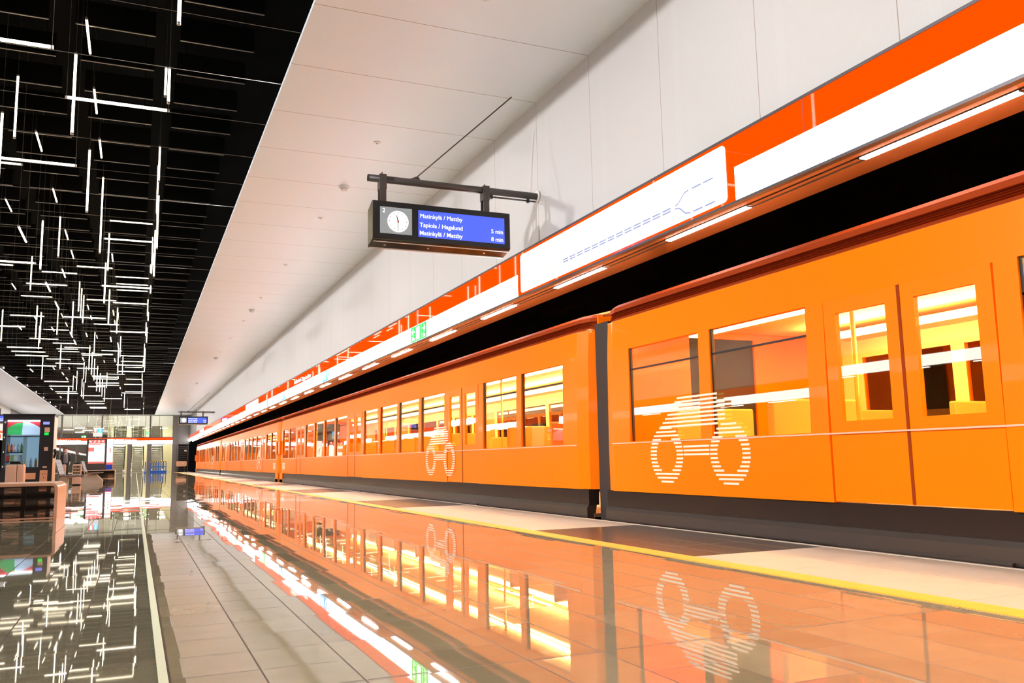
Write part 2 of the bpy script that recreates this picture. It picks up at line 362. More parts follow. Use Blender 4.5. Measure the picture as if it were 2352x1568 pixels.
BARS_Z = [[0.25,8.97,5.71,1.18],[-0.95,12.66,5.71,1.18],[0.25,12.66,6.02,0.55],[-2.15,15.29,5.71,1.18],[0.25,15.47,7.27,0.56],[-0.95,16.62,5.71,1.18],[-2.15,16.74,6.96,1.18],[0.25,19.05,5.71,1.18],[0.25,19.41,6.06,0.47],[0.25,19.57,7.14,0.82],[0.25,20.87,6.96,1.18],[-2.15,21.96,5.71,1.18],[0.25,22.01,5.71,1.18],[-0.95,22.21,6.6,1.9],[0.25,24.5,6.11,0.37],[-3.35,24.52,5.71,1.18],[-0.95,26.09,5.71,1.18],[-2.15,26.24,6.96,1.18],[-0.95,27.69,6.96,1.18],[0.25,27.76,6.96,1.18],[0.25,29.07,6.15,0.3],[-0.95,30.12,5.71,1.18],[-3.35,31.63,6.96,1.18],[0.25,31.72,7.38,0.34],[-2.15,32.74,5.71,1.18],[-3.35,33.97,5.71,1.18],[0.25,34.24,6.11,0.37],[-4.55,35.18,5.71,1.18],[-3.35,35.35,5.71,1.18],[-2.15,35.54,6.96,1.18],[-2.15,36.91,6.96,1.18],[0.25,38.22,5.96,0.68],[-2.15,38.41,6.96,1.18],[0.25,38.56,7.17,0.75],[-0.95,41.08,6.96,1.18],[-3.35,42.19,6.96,1.18],[-0.95,42.42,7.36,0.39],[-3.35,44.69,5.71,1.18],[-2.15,44.72,5.71,1.18],[0.25,45.04,7.2,0.7],[0.25,45.14,5.71,1.18],[-0.95,46.21,5.71,1.18],[-2.15,47.28,5.71,1.18],[-4.55,47.62,6.96,1.18],[-2.15,49.01,6.96,1.18],[-4.55,49.97,5.71,1.18],[-2.15,50.2,5.71,1.18],[-0.95,50.29,6.96,1.18],[0.25,53.08,6.96,1.18],[-2.15,53.97,5.57,1.47],[-3.35,56.98,5.71,1.18],[-2.15,58.1,5.71,1.18],[-0.95,59.71,6.96,1.18],[0.25,61.02,7.27,0.56],[-2.15,62.08,5.71,1.18],[0.25,62.11,5.71,1.18],[-3.35,62.32,5.71,1.18],[-3.35,63.59,6.96,1.18],[-3.35,64.41,5.71,1.18],[-3.35,66.28,6.96,1.18],[-2.15,67.0,5.71,1.18],[-4.55,68.64,5.71,1.18],[-4.55,69.24,5.71,1.18],[-2.15,70.53,6.96,1.18],[0.25,70.55,7.23,0.64],[-4.55,73.27,6.96,1.18],[-0.95,73.71,5.71,1.18]]
BARS_Y = [[-0.95,14.88,7.6],[-0.95,17.62,7.6],[-2.15,18.53,5.1],[-2.15,20.33,7.6],[-0.95,20.34,7.6],[-2.15,23.91,5.1],[-2.15,24.39,7.6],[-3.35,25.75,7.6],[-2.15,26.62,5.1],[-2.15,28.26,6.35],[-2.15,28.56,7.6],[-2.15,31.22,7.6],[-0.95,31.31,7.6],[-2.15,32.53,5.1],[-0.95,33.38,5.1],[-2.15,34.51,5.1],[-0.95,35.19,6.35],[-4.55,37.61,7.6],[-0.95,37.66,6.35],[-2.15,39.85,5.1],[-0.95,40.03,5.1],[-4.55,40.07,6.35],[-3.35,40.13,6.35],[-2.15,41.54,6.35],[-2.15,41.65,7.6],[-3.35,44.35,7.6],[-0.95,44.44,6.35],[-2.15,44.6,7.6],[-4.55,45.19,5.1],[-4.55,45.63,7.6],[-0.95,45.8,6.35],[-3.35,46.48,5.1],[-3.35,47.1,7.6],[-0.95,47.9,5.1],[-3.35,49.08,5.1],[-2.15,51.3,7.6],[-0.95,54.39,5.1],[-4.55,55.86,5.1],[-4.55,56.4,6.35],[-0.95,59.97,5.1],[-4.55,62.35,5.1],[-2.15,63.5,7.6],[-4.55,68.49,7.6],[-4.55,73.22,5.1],[-4.55,75.13,7.6]]
# ------------------------------------------------------------------ the station shell
Y0, Y1 = -22.0, 84.0
XW, XL = 4.49, -8.79                       # faces of the white side walls
ZC = 5.10                                  # white ceilings
def sbox(name, m, *b, label=None):
    return struct(MB().box(*b).build(name, m), label)
sbox('floor', M['floor'], -7.47, Y0, -.30, 3.173, Y1 + .6, 0, label='polished stone tiles of the station platform')
sbox('trim_1', M['tactile'], 3.173, Y0, -.30, 3.31, Y1, .004, label='yellow ribbed tactile strip along the platform edge')
sbox('trim_2', M['edge'], 3.31, Y0, -.30, 4.40, Y1, 0, label='pale edge slabs with dark granite insets')
sbox('trim_3', M['concrete'], 4.40, Y0, -.30, 4.435, Y1, .003, label='light nosing at the platform edge')
sbox('trim_4', M['drain'], .088, Y0, -.02, .116, Y1, .004, label='cream drain strip running along the platform')
sbox('trim_5', M['tactile'], -7.61, Y0, -.30, -7.47, Y1, .004)
sbox('trim_6', M['edge'], -8.73, Y0, -.30, -7.61, Y1, 0)
for i, (a, b) in enumerate(((4.36, 4.41), (-8.71, -8.66))): sbox('wall_track_%s' % ('right', 'left')[i], M['grey'], a, Y0, -1.2, b, Y1, -.3)
sbox('floor_track_right', M['void'], 4.36, Y0, -1.3, 9.2, Y1 + 30, -1.18)
sbox('floor_track_left', M['void'], -13.5, Y0, -1.3, -8.66, Y1 + 30, -1.18)
sbox('wall_tunnel_right', M['void'], 9.0, Y0, -1.2, 9.2, Y1 + 30, 4.2)
sbox('wall_tunnel_left', M['void'], -13.5, Y0, -1.2, -13.3, Y1 + 30, 4.2)
sbox('ceiling_tunnel_right', M['void'], 4.62, Y0, 4.0, 9.2, Y1 + 30, 4.2)
sbox('ceiling_tunnel_left', M['void'], -13.5, Y0, 4.0, -8.92, Y1 + 30, 4.2)
sbox('wall_right', M['wall'], XW, Y0, 3.25, XW + .1, 75, ZC, label='white perforated wall panels above the sign band')
sbox('wall_right_end', M['grey'], XW, 75, 3.25, XW + .1, Y1 + 2, ZC)
sbox('wall_left', M['wall'], XL - .1, Y0, 3.25, XL, 75, ZC)
sbox('wall_left_end', M['grey'], XL - .1, 75, 3.25, XL, Y1 + 2, ZC)
sbox('ceiling_right', M['ceiling'], 1.45, Y0, ZC, XW + .1, Y1, ZC + .05, label='white ceiling panels over the right track side')
sbox('ceiling_left', M['ceiling'], XL - .1, Y0, ZC, -5.77, Y1, ZC + .05, label='white ceiling panels over the left track side')
sbox('ceiling_black', M['black'], XL - .1, Y0, 8.7, XW + .1, Y1 + .3, 8.8, label='black ceiling above the hanging light bars')
sbox('wall_void_right', M['black'], XW, Y0, ZC + .05, XW + .1, Y1, 8.7)
sbox('wall_void_left', M['black'], XL - .1, Y0, ZC + .05, XL, Y1, 8.7)
sbox('wall_back', M['grey'], -13.5, Y0 - .1, -1.3, 9.2, Y0, 8.8)
fb = MB()
for i in range(10): fb.box(XL + i*1.33, Y1 - .02, 5.14, XL + i*1.33 + 1.31, Y1 + .2, 8.7)
struct(fb.build('wall_far', mat('dark_brown_panel', (.022, .014, .012), .5)), 'dark panels closing the far end above the glass')

# black ceiling slats with a light grey lower edge
cols = [(.45, 1.66, 'rightmost'), (-1.15, .06, 'second'), (-2.75, -1.54, 'middle'), (-4.35, -3.14, 'fourth'), (-5.95, -4.74, 'leftmost')]
proto = None
for j, (a, b, cn) in enumerate(cols):
    for i in range(50):
        y = 13.57 + 1.385*i
        lab = 'black ceiling baffle with grey lower edge, %s row back, %s column%s' % (ordn(i+1), cn, '' if 'most' in cn or cn == 'middle' else ' from the right')
        if proto is None:
            proto = thing('black_baffle', ((a+b)/2, y, 7.82), lab, 'ceiling baffle', 'black baffles of the ceiling')
            MB().box(a, y - .012, 7.832, b, y + .012, 8.25).build('board', M['slat'], proto)
            for x in (a + .15, b - .15): MB().tube((x, y, 8.25), (x, y, 8.7), .006, 5).build('hanger', M['black'], proto)
            MB().box(a, y - .013, 7.82, b, y + .013, 7.832).build('edge_strip', M['slat_edge'], proto)
        else: dup(proto, ((a+b)/2, y, 7.82), lab)
# thin cables across the well, level with the white ceilings
proto = None
for i in range(-1, 50):
    y = 8.69 + 1.345*i
    lab = 'thin steel cable spanning the dark well between white ceilings, %s' % nearest(i+2)
    if proto is None:
        proto = tag(MB().tube((-3.61, 0, 0), (3.61, 0, 0), .003, 5).build('suspension_cable', M['wire']), lab, 'cable', 'cables across the ceiling well'); proto.location = (-2.16, y, ZC + .02)
    else: dup(proto, (-2.16, y, ZC + .02), lab)

# ------------------------------------------------------------------ hanging light bars
TIER = {5.1: 'lowest', 6.35: 'middle', 7.6: 'top'}
BAYN = {-.35: 'rightmost bay', -1.55: 'second bay from right', -2.75: 'third bay from right', -3.95: 'leftmost bay', -5.15: 'outer left bay'}
LINEN = {.25: 'rightmost line', -.95: 'second line from right', -2.15: 'middle line', -3.35: 'fourth line from right', -4.55: 'leftmost line'}
def light_bar(kind, L):
    """one glowing tube with its two caps and wires, centred on the origin"""
    d = {'X': Vector((1, 0, 0)), 'Y': Vector((0, 1, 0)), 'Z': Vector((0, 0, 1))}[kind]
    r = thing('light_bar', (0, 0, 0), '', 'light bar')
    MB().tube(-d*(L/2 - .03), d*(L/2 - .03), .0185, 10).build('tube', M['tube'], r)
    for s in (-1, 1): MB().tube(d*s*(L/2 - .03), d*s*L/2, .021, 10).build('end_cap', M['tubecap'], r)
    return r
protos = {}
def hang(kind, x, y, z, L, label, group):
    k = (kind, round(L, 1), z)
    if k not in protos:
        protos[k] = r = light_bar(kind, L); r.location = (0, 0, 0)
        if kind == 'Z': ends = [(0, 0, L/2)]
        else:
            d = (L/2 - .015); ends = [(-d, 0, 0), (d, 0, 0)] if kind == 'X' else [(0, -d, 0), (0, d, 0)]
        for e in ends: MB().tube(e, (e[0], e[1], 8.7 - z), .0022, 4).build('wire', M['wire'], r)
        r.location = (x, y, z); r['label'] = label; r['group'] = group
    else: dup(protos[k], (x, y, z), label, group)
cnt = {}
def nth(*k):
    cnt[k] = cnt.get(k, 0) + 1; return nearest(cnt[k])
for x, y, z in BARS_X:
    hang('X', x, y, z, 1.18, 'crosswise glowing light bar, %s tier, %s in the %s' % (TIER[z], nth('X', x, z), BAYN[x]), 'crosswise light bars')
for x, y, z, L in BARS_Z:
    t = 'lower' if z + L/2 < 6.4 else 'upper'
    hang('Z', x, y, z, L, 'upright glowing light bar, %s tier, %s on the %s' % (t, nth('Z', x, t), LINEN[x]), 'upright light bars')
for x, y, z in BARS_Y:
    hang('Y', x, y, z, 1.30, 'lengthwise glowing light bar, %s tier, %s on the %s' % (TIER[z], nth('Y', x, z), LINEN[x]), 'lengthwise light bars')

# ------------------------------------------------------------------ spotlights above the edges of the white ceilings
def spotlight(side, y, label):
    """side -1: on the left slab, aimed at the right wall"""
    x = -6.22 if side < 0 else 1.90; d = 1 if side < 0 else -1; z = 5.60
    r = thing('spotlight', (x, y, ZC + .05), label, 'spotlight', 'spotlights on the left ceiling edge' if side < 0 else 'spotlights on the right ceiling edge')
    MB().tube((x - .04*d, y, ZC + .05), (x - .04*d, y, z + .02), .018).build('stem', M['spot_body'], r)
    MB().box(x - .10*d, y - .012, z - .07, x - .02*d, y + .012, z + .07).build('bracket', M['spot_body'], r)
    MB().tube((x - .16*d, y, z + .015), (x + .05*d, y, z), .055, 14, .062).build('head', M['spot_body'], r)
    MB().tube((x + .05*d, y, z), (x + .053*d, y, z), .05, 14).build('lens', M['spot_lens'], r)
    ld = bpy.data.lights.new('lamp', 'SPOT'); ld.energy = S_SPOT; ld.color = (.98, .98, 1); ld.spot_size = 1.35; ld.spot_blend = .7; ld.shadow_soft_size = .14
    lo = bpy.data.objects.new('lamp', ld); COL.objects.link(lo); lo.parent = r
    tgt = Vector((3.3 if side < 0 else -7.6, y, .4)); p = Vector((x + .07*d, y, z))
    lo.location = p - Vector(r.location); lo.rotation_euler = (tgt - p).to_track_quat('-Z', 'Y').to_euler()
    return r
for i in range(-3, 16):  # negative steps: unseen spots added behind the camera to brighten the near ceiling
    y = 2.6 + 5.18*i; w_ = nearest(i+1) if i >= 0 else '%s one added behind the camera' % ordn(-i)
    spotlight(-1, y, 'small white spotlight on the left ceiling edge, ' + w_)
    spotlight(1, y + (2.0 if i >= 0 else 0), 'small white spotlight on the right ceiling edge, ' + w_)

# ------------------------------------------------------------------ lit sign band over the platform edge, its soffit and strip lamps
BX = 4.445
def long_band(sx, face, d, label, map_gaps):
    """face: x of the lit front; d: +1 when the platform lies towards -x"""
    r = thing('sign_band', (face, 30, 2.70), label, 'sign band')
    MB().box(face + .005*d, Y0, 2.70, face + .05*d, Y1, 3.27).build('housing', M['trim'], r)
    MB().box(face - .006*d, Y0, 3.252, face + .05*d, Y1, 3.275).build('top_trim', M['trim'], r)
    MB().box(face - .006*d, Y0, 2.685, face + .05*d, Y1, 2.708).build('bottom_trim', M['trim'], r)
    MB().box(face, Y0, 2.990, face + .006*d, Y1, 3.252).build('red_strip', M['band_red'], r)
    y = Y0
    for a, b in map_gaps:
        MB().box(face, y, 2.708, face + .006*d, a, 2.990).build('white_strip', M['band_white'], r)
        MB().box(face, a, 2.708, face + .006*d, b, 2.990).build('red_strip', M['band_red'], r); y = b
    MB().box(face, y, 2.708, face + .006*d, Y1, 2.990).build('white_strip', M['band_white'], r)
    return r
GAPS = [(5.54, 9.97), (35.7, 40.2), (66, 70.4)]
band = long_band(1, BX, 1, 'long backlit red and white sign band above the right platform edge', GAPS)
for y in (-4.88, -.08, 4.72, 14.32, 19.12, 23.92, 28.72, 33.52): MB().box(BX - .002, y - .006, 2.99, BX, y + .006, 3.252).build('panel_joint', M['trim_red'], band)
bandl = long_band(-1, XL + .045, -1, 'backlit red and white sign band along the left track', GAPS)
sbox('ceiling_soffit_right', M['soffit'], BX + .006, Y0, 2.70, 4.92, Y1, 2.76, label='metal soffit under the sign band, orange train reflection put into its colour')
sbox('ceiling_soffit_left', M['soffit'], -9.24, Y0, 2.70, XL + .039, Y1, 2.76)
sbox('trim_7', M['case'], 4.592, Y0, 2.694, 4.598, Y1, 2.70); sbox('trim_8', M['trim'], 4.668, Y0, 2.694, 4.674, Y1, 2.70)
sbox('wall_back_right', M['void'], 4.60, Y0, 2.76, 4.62, Y1, 4.2)
sbox('wall_back_left', M['void'], -8.94, Y0, 2.76, -8.92, Y1, 4.2)
for side in (0, 1):
    proto = None; n = 0; xx = 4.633 if side == 0 else -8.933
    for k in range(-4, 33):
        y = 3.77 + 2.44*k; n += 1 if y > 3 else 0
        nm = nearest(n) if y > 3 else ('%s one before the camera' % ordn(-k))
        lab = 'slim white strip lamp under the %s sign band, %s' % (('right', 'left')[side], nm)
        if proto is None:
            proto = thing('strip_lamp', (xx, y, 2.695), lab, 'strip lamp', 'strip lamps under the %s band' % ('right', 'left')[side])
            MB().box(xx - .030, y - .60, 2.690, xx + .030, y + .60, 2.6985).build('diffuser', M['strip'], proto)
            for s in (-1, 1): MB().box(xx - .032, y + s*.60, 2.689, xx + .032, y + s*.615, 2.6985).build('end_cap', M['trim'], proto)
        else: dup(proto, (xx, y, 2.695), lab)

# route map panel let into the band
def rounded(y0, y1, z0, z1, r, x, n=6):
    p = []
    for cy, cz, a in ((y1-r, z1-r, 0), (y0+r, z1-r, 90), (y0+r, z0+r, 180), (y1-r, z0+r, 270)):
        for i in range(n+1):
            t = math.radians(a + 90*i/n); p.append((x, cy + r*math.cos(t), cz + r*math.sin(t)))
    return p
def ribbon(mb, pts, w, x, t=.002):
    """flat line of width w through (y,z) points on the plane x"""
    for (ya, za), (yb, zb) in zip(pts, pts[1:]):
        d = Vector((0, yb-ya, zb-za)).normalized(); n = Vector((0, -d.z, d.y))*w/2
        a, b = Vector((x, ya, za)), Vector((x, yb, zb))
        mb.prism([a+n, b+n, b-n, a-n], (-t, 0, 0))
def route_map(y0, y1, label):
    r = thing('route_map', (BX, (y0+y1)/2, 2.73), label, 'route map', 'route maps in the sign band')
    MB().prism(rounded(y0, y1, 2.733, 3.222, .045, BX - .001), (-.006, 0, 0)).build('map_panel', M['map_white'], r)
    o = y1 - 9.86
    mb = MB(); x = BX - .0072
    n = 13; ya, yb = 8.66, 6.43; st = (ya - yb)/n
    for i in range(n):
        for z in (2.898, 2.871): ribbon(mb, [(o + ya - st*i, z), (o + ya - st*i - st*.80, z)], .016, x)
    mb.build('route_line', M['map_line'], r); mb = MB()
    ribbon(mb, [(o+6.392, 2.898), (o+6.35, 2.906), (o+6.315, 2.926), (o+6.268, 2.962), (o+6.235, 2.980), (o+6.174, 2.986)], .013, x)
    for a, b in ((6.127, 5.988), (5.958, 5.818)): ribbon(mb, [(o+a, 2.986), (o+b, 2.986)], .015, x)
    mb.build('upper_branch', M['map_line'], r); mb = MB()
    ribbon(mb, [(o+6.394, 2.871), (o+6.345, 2.868), (o+6.313, 2.852), (o+6.268, 2.815), (o+6.235, 2.790), (o+6.159, 2.775)], .015, x)
    for a, b in ((6.120, 5.982), (5.945, 5.806)): ribbon(mb, [(o+a, 2.776), (o+b, 2.776)], .016, x)
    mb.build('lower_branch', M['map_line'], r)
    mb = MB()
    for i in range(5):
        a = 9.54 - .165*i
        ribbon(mb, [(o+a, 2.884), (o+a-.12, 2.884)], .008, x)
        if i > 2: ribbon(mb, [(o+a, 2.866), (o+a-.12, 2.866)], .008, x)
    mb.build('route_extension', M['map_orange'], r); return r
route_map(5.645, 9.86, 'large white backlit route map with forked dashed lines, nearest one')
route_map(35.8, 40.1, 'white backlit route map farther along the right sign band, second nearest')
route_map(66.1, 70.3, 'white backlit route map near the far end of the right sign band')

# green exit signs and blue pictograms on the band (reading left to right = far to near)
def arrow(mb, yc, zc, s, d, x):
    ribbon(mb, [(yc + d*s*.5, zc), (yc - d*s*.5, zc)], s*.22, x)
    ribbon(mb, [(yc + d*s*.02, zc + s*.5), (yc + d*s*.5, zc), (yc + d*s*.02, zc - s*.5)], s*.22, x)
def exit_sign(y, label):
    r = thing('exit_sign', (BX, y, 2.71), label, 'exit sign', 'green exit signs in the sign band')
    x = BX - .001
    for k, dy in ((0, .30), (1, 0), (2, -.30)):
        MB().box(x, y + dy - .142, 2.712, x - .004, y + dy + .142, 2.984).build('green_panel', M['green'], r)
    mb = MB(); xx = x - .0042
    arrow(mb, y + .30, 2.89, .13, 1, xx); arrow(mb, y - .30, 2.89, .13, -1, xx)
    mb.box(xx, y - .055, 2.735, xx - .002, y + .075, 2.955)                       # doorway of the pictogram
    ribbon(mb, [(y + .10, 2.93), (y + .115, 2.91)], .05, xx); ribbon(mb, [(y + .11, 2.90), (y + .10, 2.82), (y + .125, 2.75)], .03, xx); ribbon(mb, [(y + .10, 2.82), (y + .075, 2.74)], .03, xx)
    mb.build('pictogram', M['signwhite'], r)
    place_text('60m', (xx - .001, y + .30 + .075, 2.735), (0, -1, 0), M['signwhite'], r, width=.15, height=.075, bold=.005)
    place_text('25m', (xx - .001, y - .30 + .075, 2.735), (0, -1, 0), M['signwhite'], r, width=.15, height=.075, bold=.005)
    return r
exit_sign(14.24, 'green exit sign with two arrows on the white band, nearest one')
exit_sign(33.2, 'green exit sign on the white band just before the second route map')
exit_sign(42.9, 'green exit sign on the white band beyond the second route map')
def toilet_sign(y, label):
    r = thing('direction_sign', (BX, y, 2.71), label, 'direction sign', 'blue pictogram signs in the sign band'); x = BX - .001
    MB().box(x, y - .45, 2.712, x - .004, y + .45, 2.984).build('blue_panel', M['cyan'], r)
    mb = MB(); xx = x - .0042
    for dy in (.27, .06):
        mb.box(xx, y + dy - .075, 2.76, xx - .002, y + dy + .075, 2.955)
    ribbon(mb, [(y - .15, 2.95), (y - .24, 2.84), (y - .38, 2.74)], .07, xx); ribbon(mb, [(y - .24, 2.84), (y - .36, 2.95)], .05, xx)
    mb.build('pictogram', M['signwhite'], r); return r
toilet_sign(22.25, 'blue and white pictogram sign on the band beside the station name')
toilet_sign(29.2, 'blue pictogram sign on the white band before the second route map')
toilet_sign(46.9, 'blue pictogram sign on the white band, farthest of three')
def station_name(y, label, w=2.75):
    r = thing('station_name_sign', (BX, y - w/2, 3.02), label, 'station name', 'station names in the sign band')
    place_text('Keilaniemi', (BX - .003, y, 3.045), (0, -1, 0), M['text'], r, width=w*.44, height=.13, bold=.005)
    place_text('Kägeludden', (BX - .003, y - w*.49, 3.025), (0, -1, 0), M['text'], r, width=w*.51, height=.155, bold=.005)
    return r
station_name(27.15, 'white station name lettering on the red strip, nearest one')
station_name(51.6, 'white station name lettering on the red strip, farther one')

# ------------------------------------------------------------------ ceiling fittings over the right platform side
for i, y in enumerate((13.54, 25.81, 38.14, 50.4, 62.7)):
    r = thing('smoke_detector', (2.97, y, ZC), 'round white smoke detector on the right ceiling, %s' % nearest(i+1), 'smoke detector', 'smoke detectors on the right ceiling')
    MB().tube((2.97, y, ZC), (2.97, y, ZC - .03), .085, 20).build('base', M['white'], r)
    MB().tube((2.97, y, ZC - .03), (2.97, y, ZC - .085), .062, 20, .045).build('sensor', M['white'], r)
for i, y in enumerate((7.30, 11.43, 15.51, 19.56, 23.79, 27.9, 32.0, 36.1)):
    r = thing('sprinkler', (2.97, y, ZC), 'small round sprinkler plate flush with the right ceiling, %s' % nearest(i+1), 'sprinkler', 'sprinklers in the right ceiling')
    MB().tube((2.97, y, ZC), (2.97, y, ZC - .012), .05, 20).build('plate', M['white'], r)
    MB().tube((2.97, y, ZC - .012), (2.97, y, ZC - .03), .014, 10).build('nozzle', M['steel'], r)

# ------------------------------------------------------------------ hanging departure displays
def display(y, label, far=False):
    r = thing('departure_display', (3.22, y, 3.10), label, 'departure display', 'hanging departure displays')
    x0, x1, z0, z1 = 2.375, 4.058, 3.145, 3.586; yb = y + .24
    # case: front frame, tapering back
    mb = MB()
    mb.prism([(x0, y, z0), (x0, y, z1), (x0, y + .05, z1 + .01), (x0, yb, z1 - .06), (x0, yb, z0 - .055), (x0, y + .03, z0 - .012)], (x1 - x0, 0, 0))
    mb.build('case', M['case'], r)
    for s, x in ((-1, x0), (1, x1)):
        MB().prism([(x, y + .012, z0 + .01), (x, y + .012, z1 - .01), (x, y + .05, z1), (x, yb - .01, z1 - .065), (x, yb - .01, z0 - .045), (x, y + .03, z0 - .004)], (s*.006, 0, 0)).build('side_cheek', M['case_side'], r)
    mb = MB()
    mb.box(x0 + .01, y + .035, z0 - .030, x1 - .01, y + .045, z0 - .022); mb.box(x0 + .01, yb - .02, z0 - .062, x1 - .01, yb - .005, z0 - .05)
    mb.build('bottom_rail', M['steel'], r)
    for x in (2.53, 3.05, 3.75): MB().tube((x, y + .09, z0 - .045), (x, y + .09, z0 - .055), .012, 8).build('screw', M['steel'], r)
    yf = y - .002
    MB().box(2.905, yf - .002, 3.202, 3.985, yf + .002, 3.518).build('screen', M['blue'], r)
    MB().box(2.452, yf - .002, 3.210, 2.828, yf + .002, 3.520).build('clock_panel', M['clockgrey'], r)
    cx, cz, R = 2.662, 3.357, .124
    face = MB().tube((cx, yf - .002, cz), (cx, yf - .005, cz), R, 32).build('clock_face', M['clockwhite'], r)
    mb = MB()
    for k in range(12):
        a = k*PI/6; mb.prism([(cx + math.sin(a + e)*q*R, yf - .005, cz + math.cos(a + e)*q*R) for q, e in ((.72, -.03), (.90, -.025), (.90, .025), (.72, .03))], (0, -.0015, 0))
    mb.build('hour_mark', M['hand'], face)
    def hand(a, l, w, nm, m):
        MB().prism([(cx + math.sin(a)*l*R*q + math.cos(a)*e*w, yf - .0068, cz + math.cos(a)*l*R*q - math.sin(a)*e*w) for q, e in ((-.2, -1), (1, -.6), (1, .6), (-.2, 1))], (0, -.0015, 0)).build(nm, m, face)
    hand(math.radians(-14), .62, .0065, 'hour_hand', M['hand']); hand(math.radians(180), .88, .0045, 'minute_hand', M['hand'])
    MB().tube((cx, yf - .0085, cz), (cx, yf - .0095, cz), .012, 12).build('clock_hub', M['redhand'], face)
    place_text('2', (2.480, yf - .004, 3.452), (1, 0, 0), M['text'], r, width=.030, height=.048)
    yt = yf - .004
    for t, x, z, w in (('Matinkylä / Mattby', 2.928, 3.428, .52), ('Tapiola / Hagalund', 2.922, 3.322, .525), ('Matinkylä / Mattby', 2.922, 3.226, .525)):
        me = place_text(t, (x, yt, z), (1, 0, 0), M['text'], r, width=w, bold=.003 if z < 3.42 else .0)
    for t, z in (('5 min', 3.322), ('8 min', 3.226)): place_text(t, (3.812, yt, z), (1, 0, 0), M['text'], r, width=.152, bold=.003)
    # pole from the wall, brackets, stay rod
    yp = y + .09; zp = 3.872
    MB().tube((2.336, yp, zp), (XW, yp, zp), .042, 18).build('pole', M['paint'], r)
    MB().tube((2.332, yp, zp), (2.336, yp, zp), .043, 18).build('pole_end', M['case'], r)
    MB().tube((XW - .004, yp, zp), (XW - .022, yp, zp), .075, 24).build('wall_flange', M['white'], r)
    for x in (2.50, 3.775):
        b = MB().box(x - .036, yp - .052, 3.52, x + .036, yp - .030, 3.80).box(x - .036, yp + .03, 3.52, x + .036, yp + .052, 3.80).box(x - .040, yp - .058, 3.74, x + .040, yp + .058, zp + .046).build('bracket', M['paint'], r)
        mb = MB()
        for dx in (-.018, .018):
            for z in (3.775, 3.815): mb.tube((x + dx, yp - .058, z), (x + dx, yp - .066, z), .007, 8)
        mb.build('bolt', M['trim'], b)
        MB().tube((x, yp, zp + .046), (x, yp, zp + .085), .006, 8).build('stud', M['paint'], b)
    MB().tube((2.885, yp, zp + .04), (4.135, yp - .05, ZC), .008, 8).build('stay_rod', M['paint'], r)
    MB().prism([(2.83, yp - .006, zp + .04), (2.96, yp - .006, zp + .04), (2.93, yp - .006, zp + .085)], (0, .012, 0)).build('stay_lug', M['paint'], r)
    MB().tube((3.83, yp + .02, zp - .062), (4.46, yp + .02, zp - .062), .011, 8).build('conduit', M['trim'], r)
    for x in (3.87, 4.36): MB().box(x - .012, yp, zp - .085, x + .012, yp + .045, zp - .03).build('conduit_clip', M['case'], r)
    return r
disp = display(9.305, 'black hanging departure display with clock and blue screen, nearest one')
d2 = dup(disp, (3.22, 57.0, 3.10), 'small far departure display hanging by the right wall near the escalators')
d3 = dup(disp, (-7.52, 55.0, 3.10), 'departure display over the left track, mostly hidden by the vending machine')
for o in d3.children:
    if o.name.split('.')[0] in ('pole', 'pole_end', 'wall_flange', 'stay_rod', 'conduit', 'conduit_clip'):
        if o.name.split('.')[0] != 'pole': bpy.data.objects.remove(o)
        else: o.location.x -= 1.28
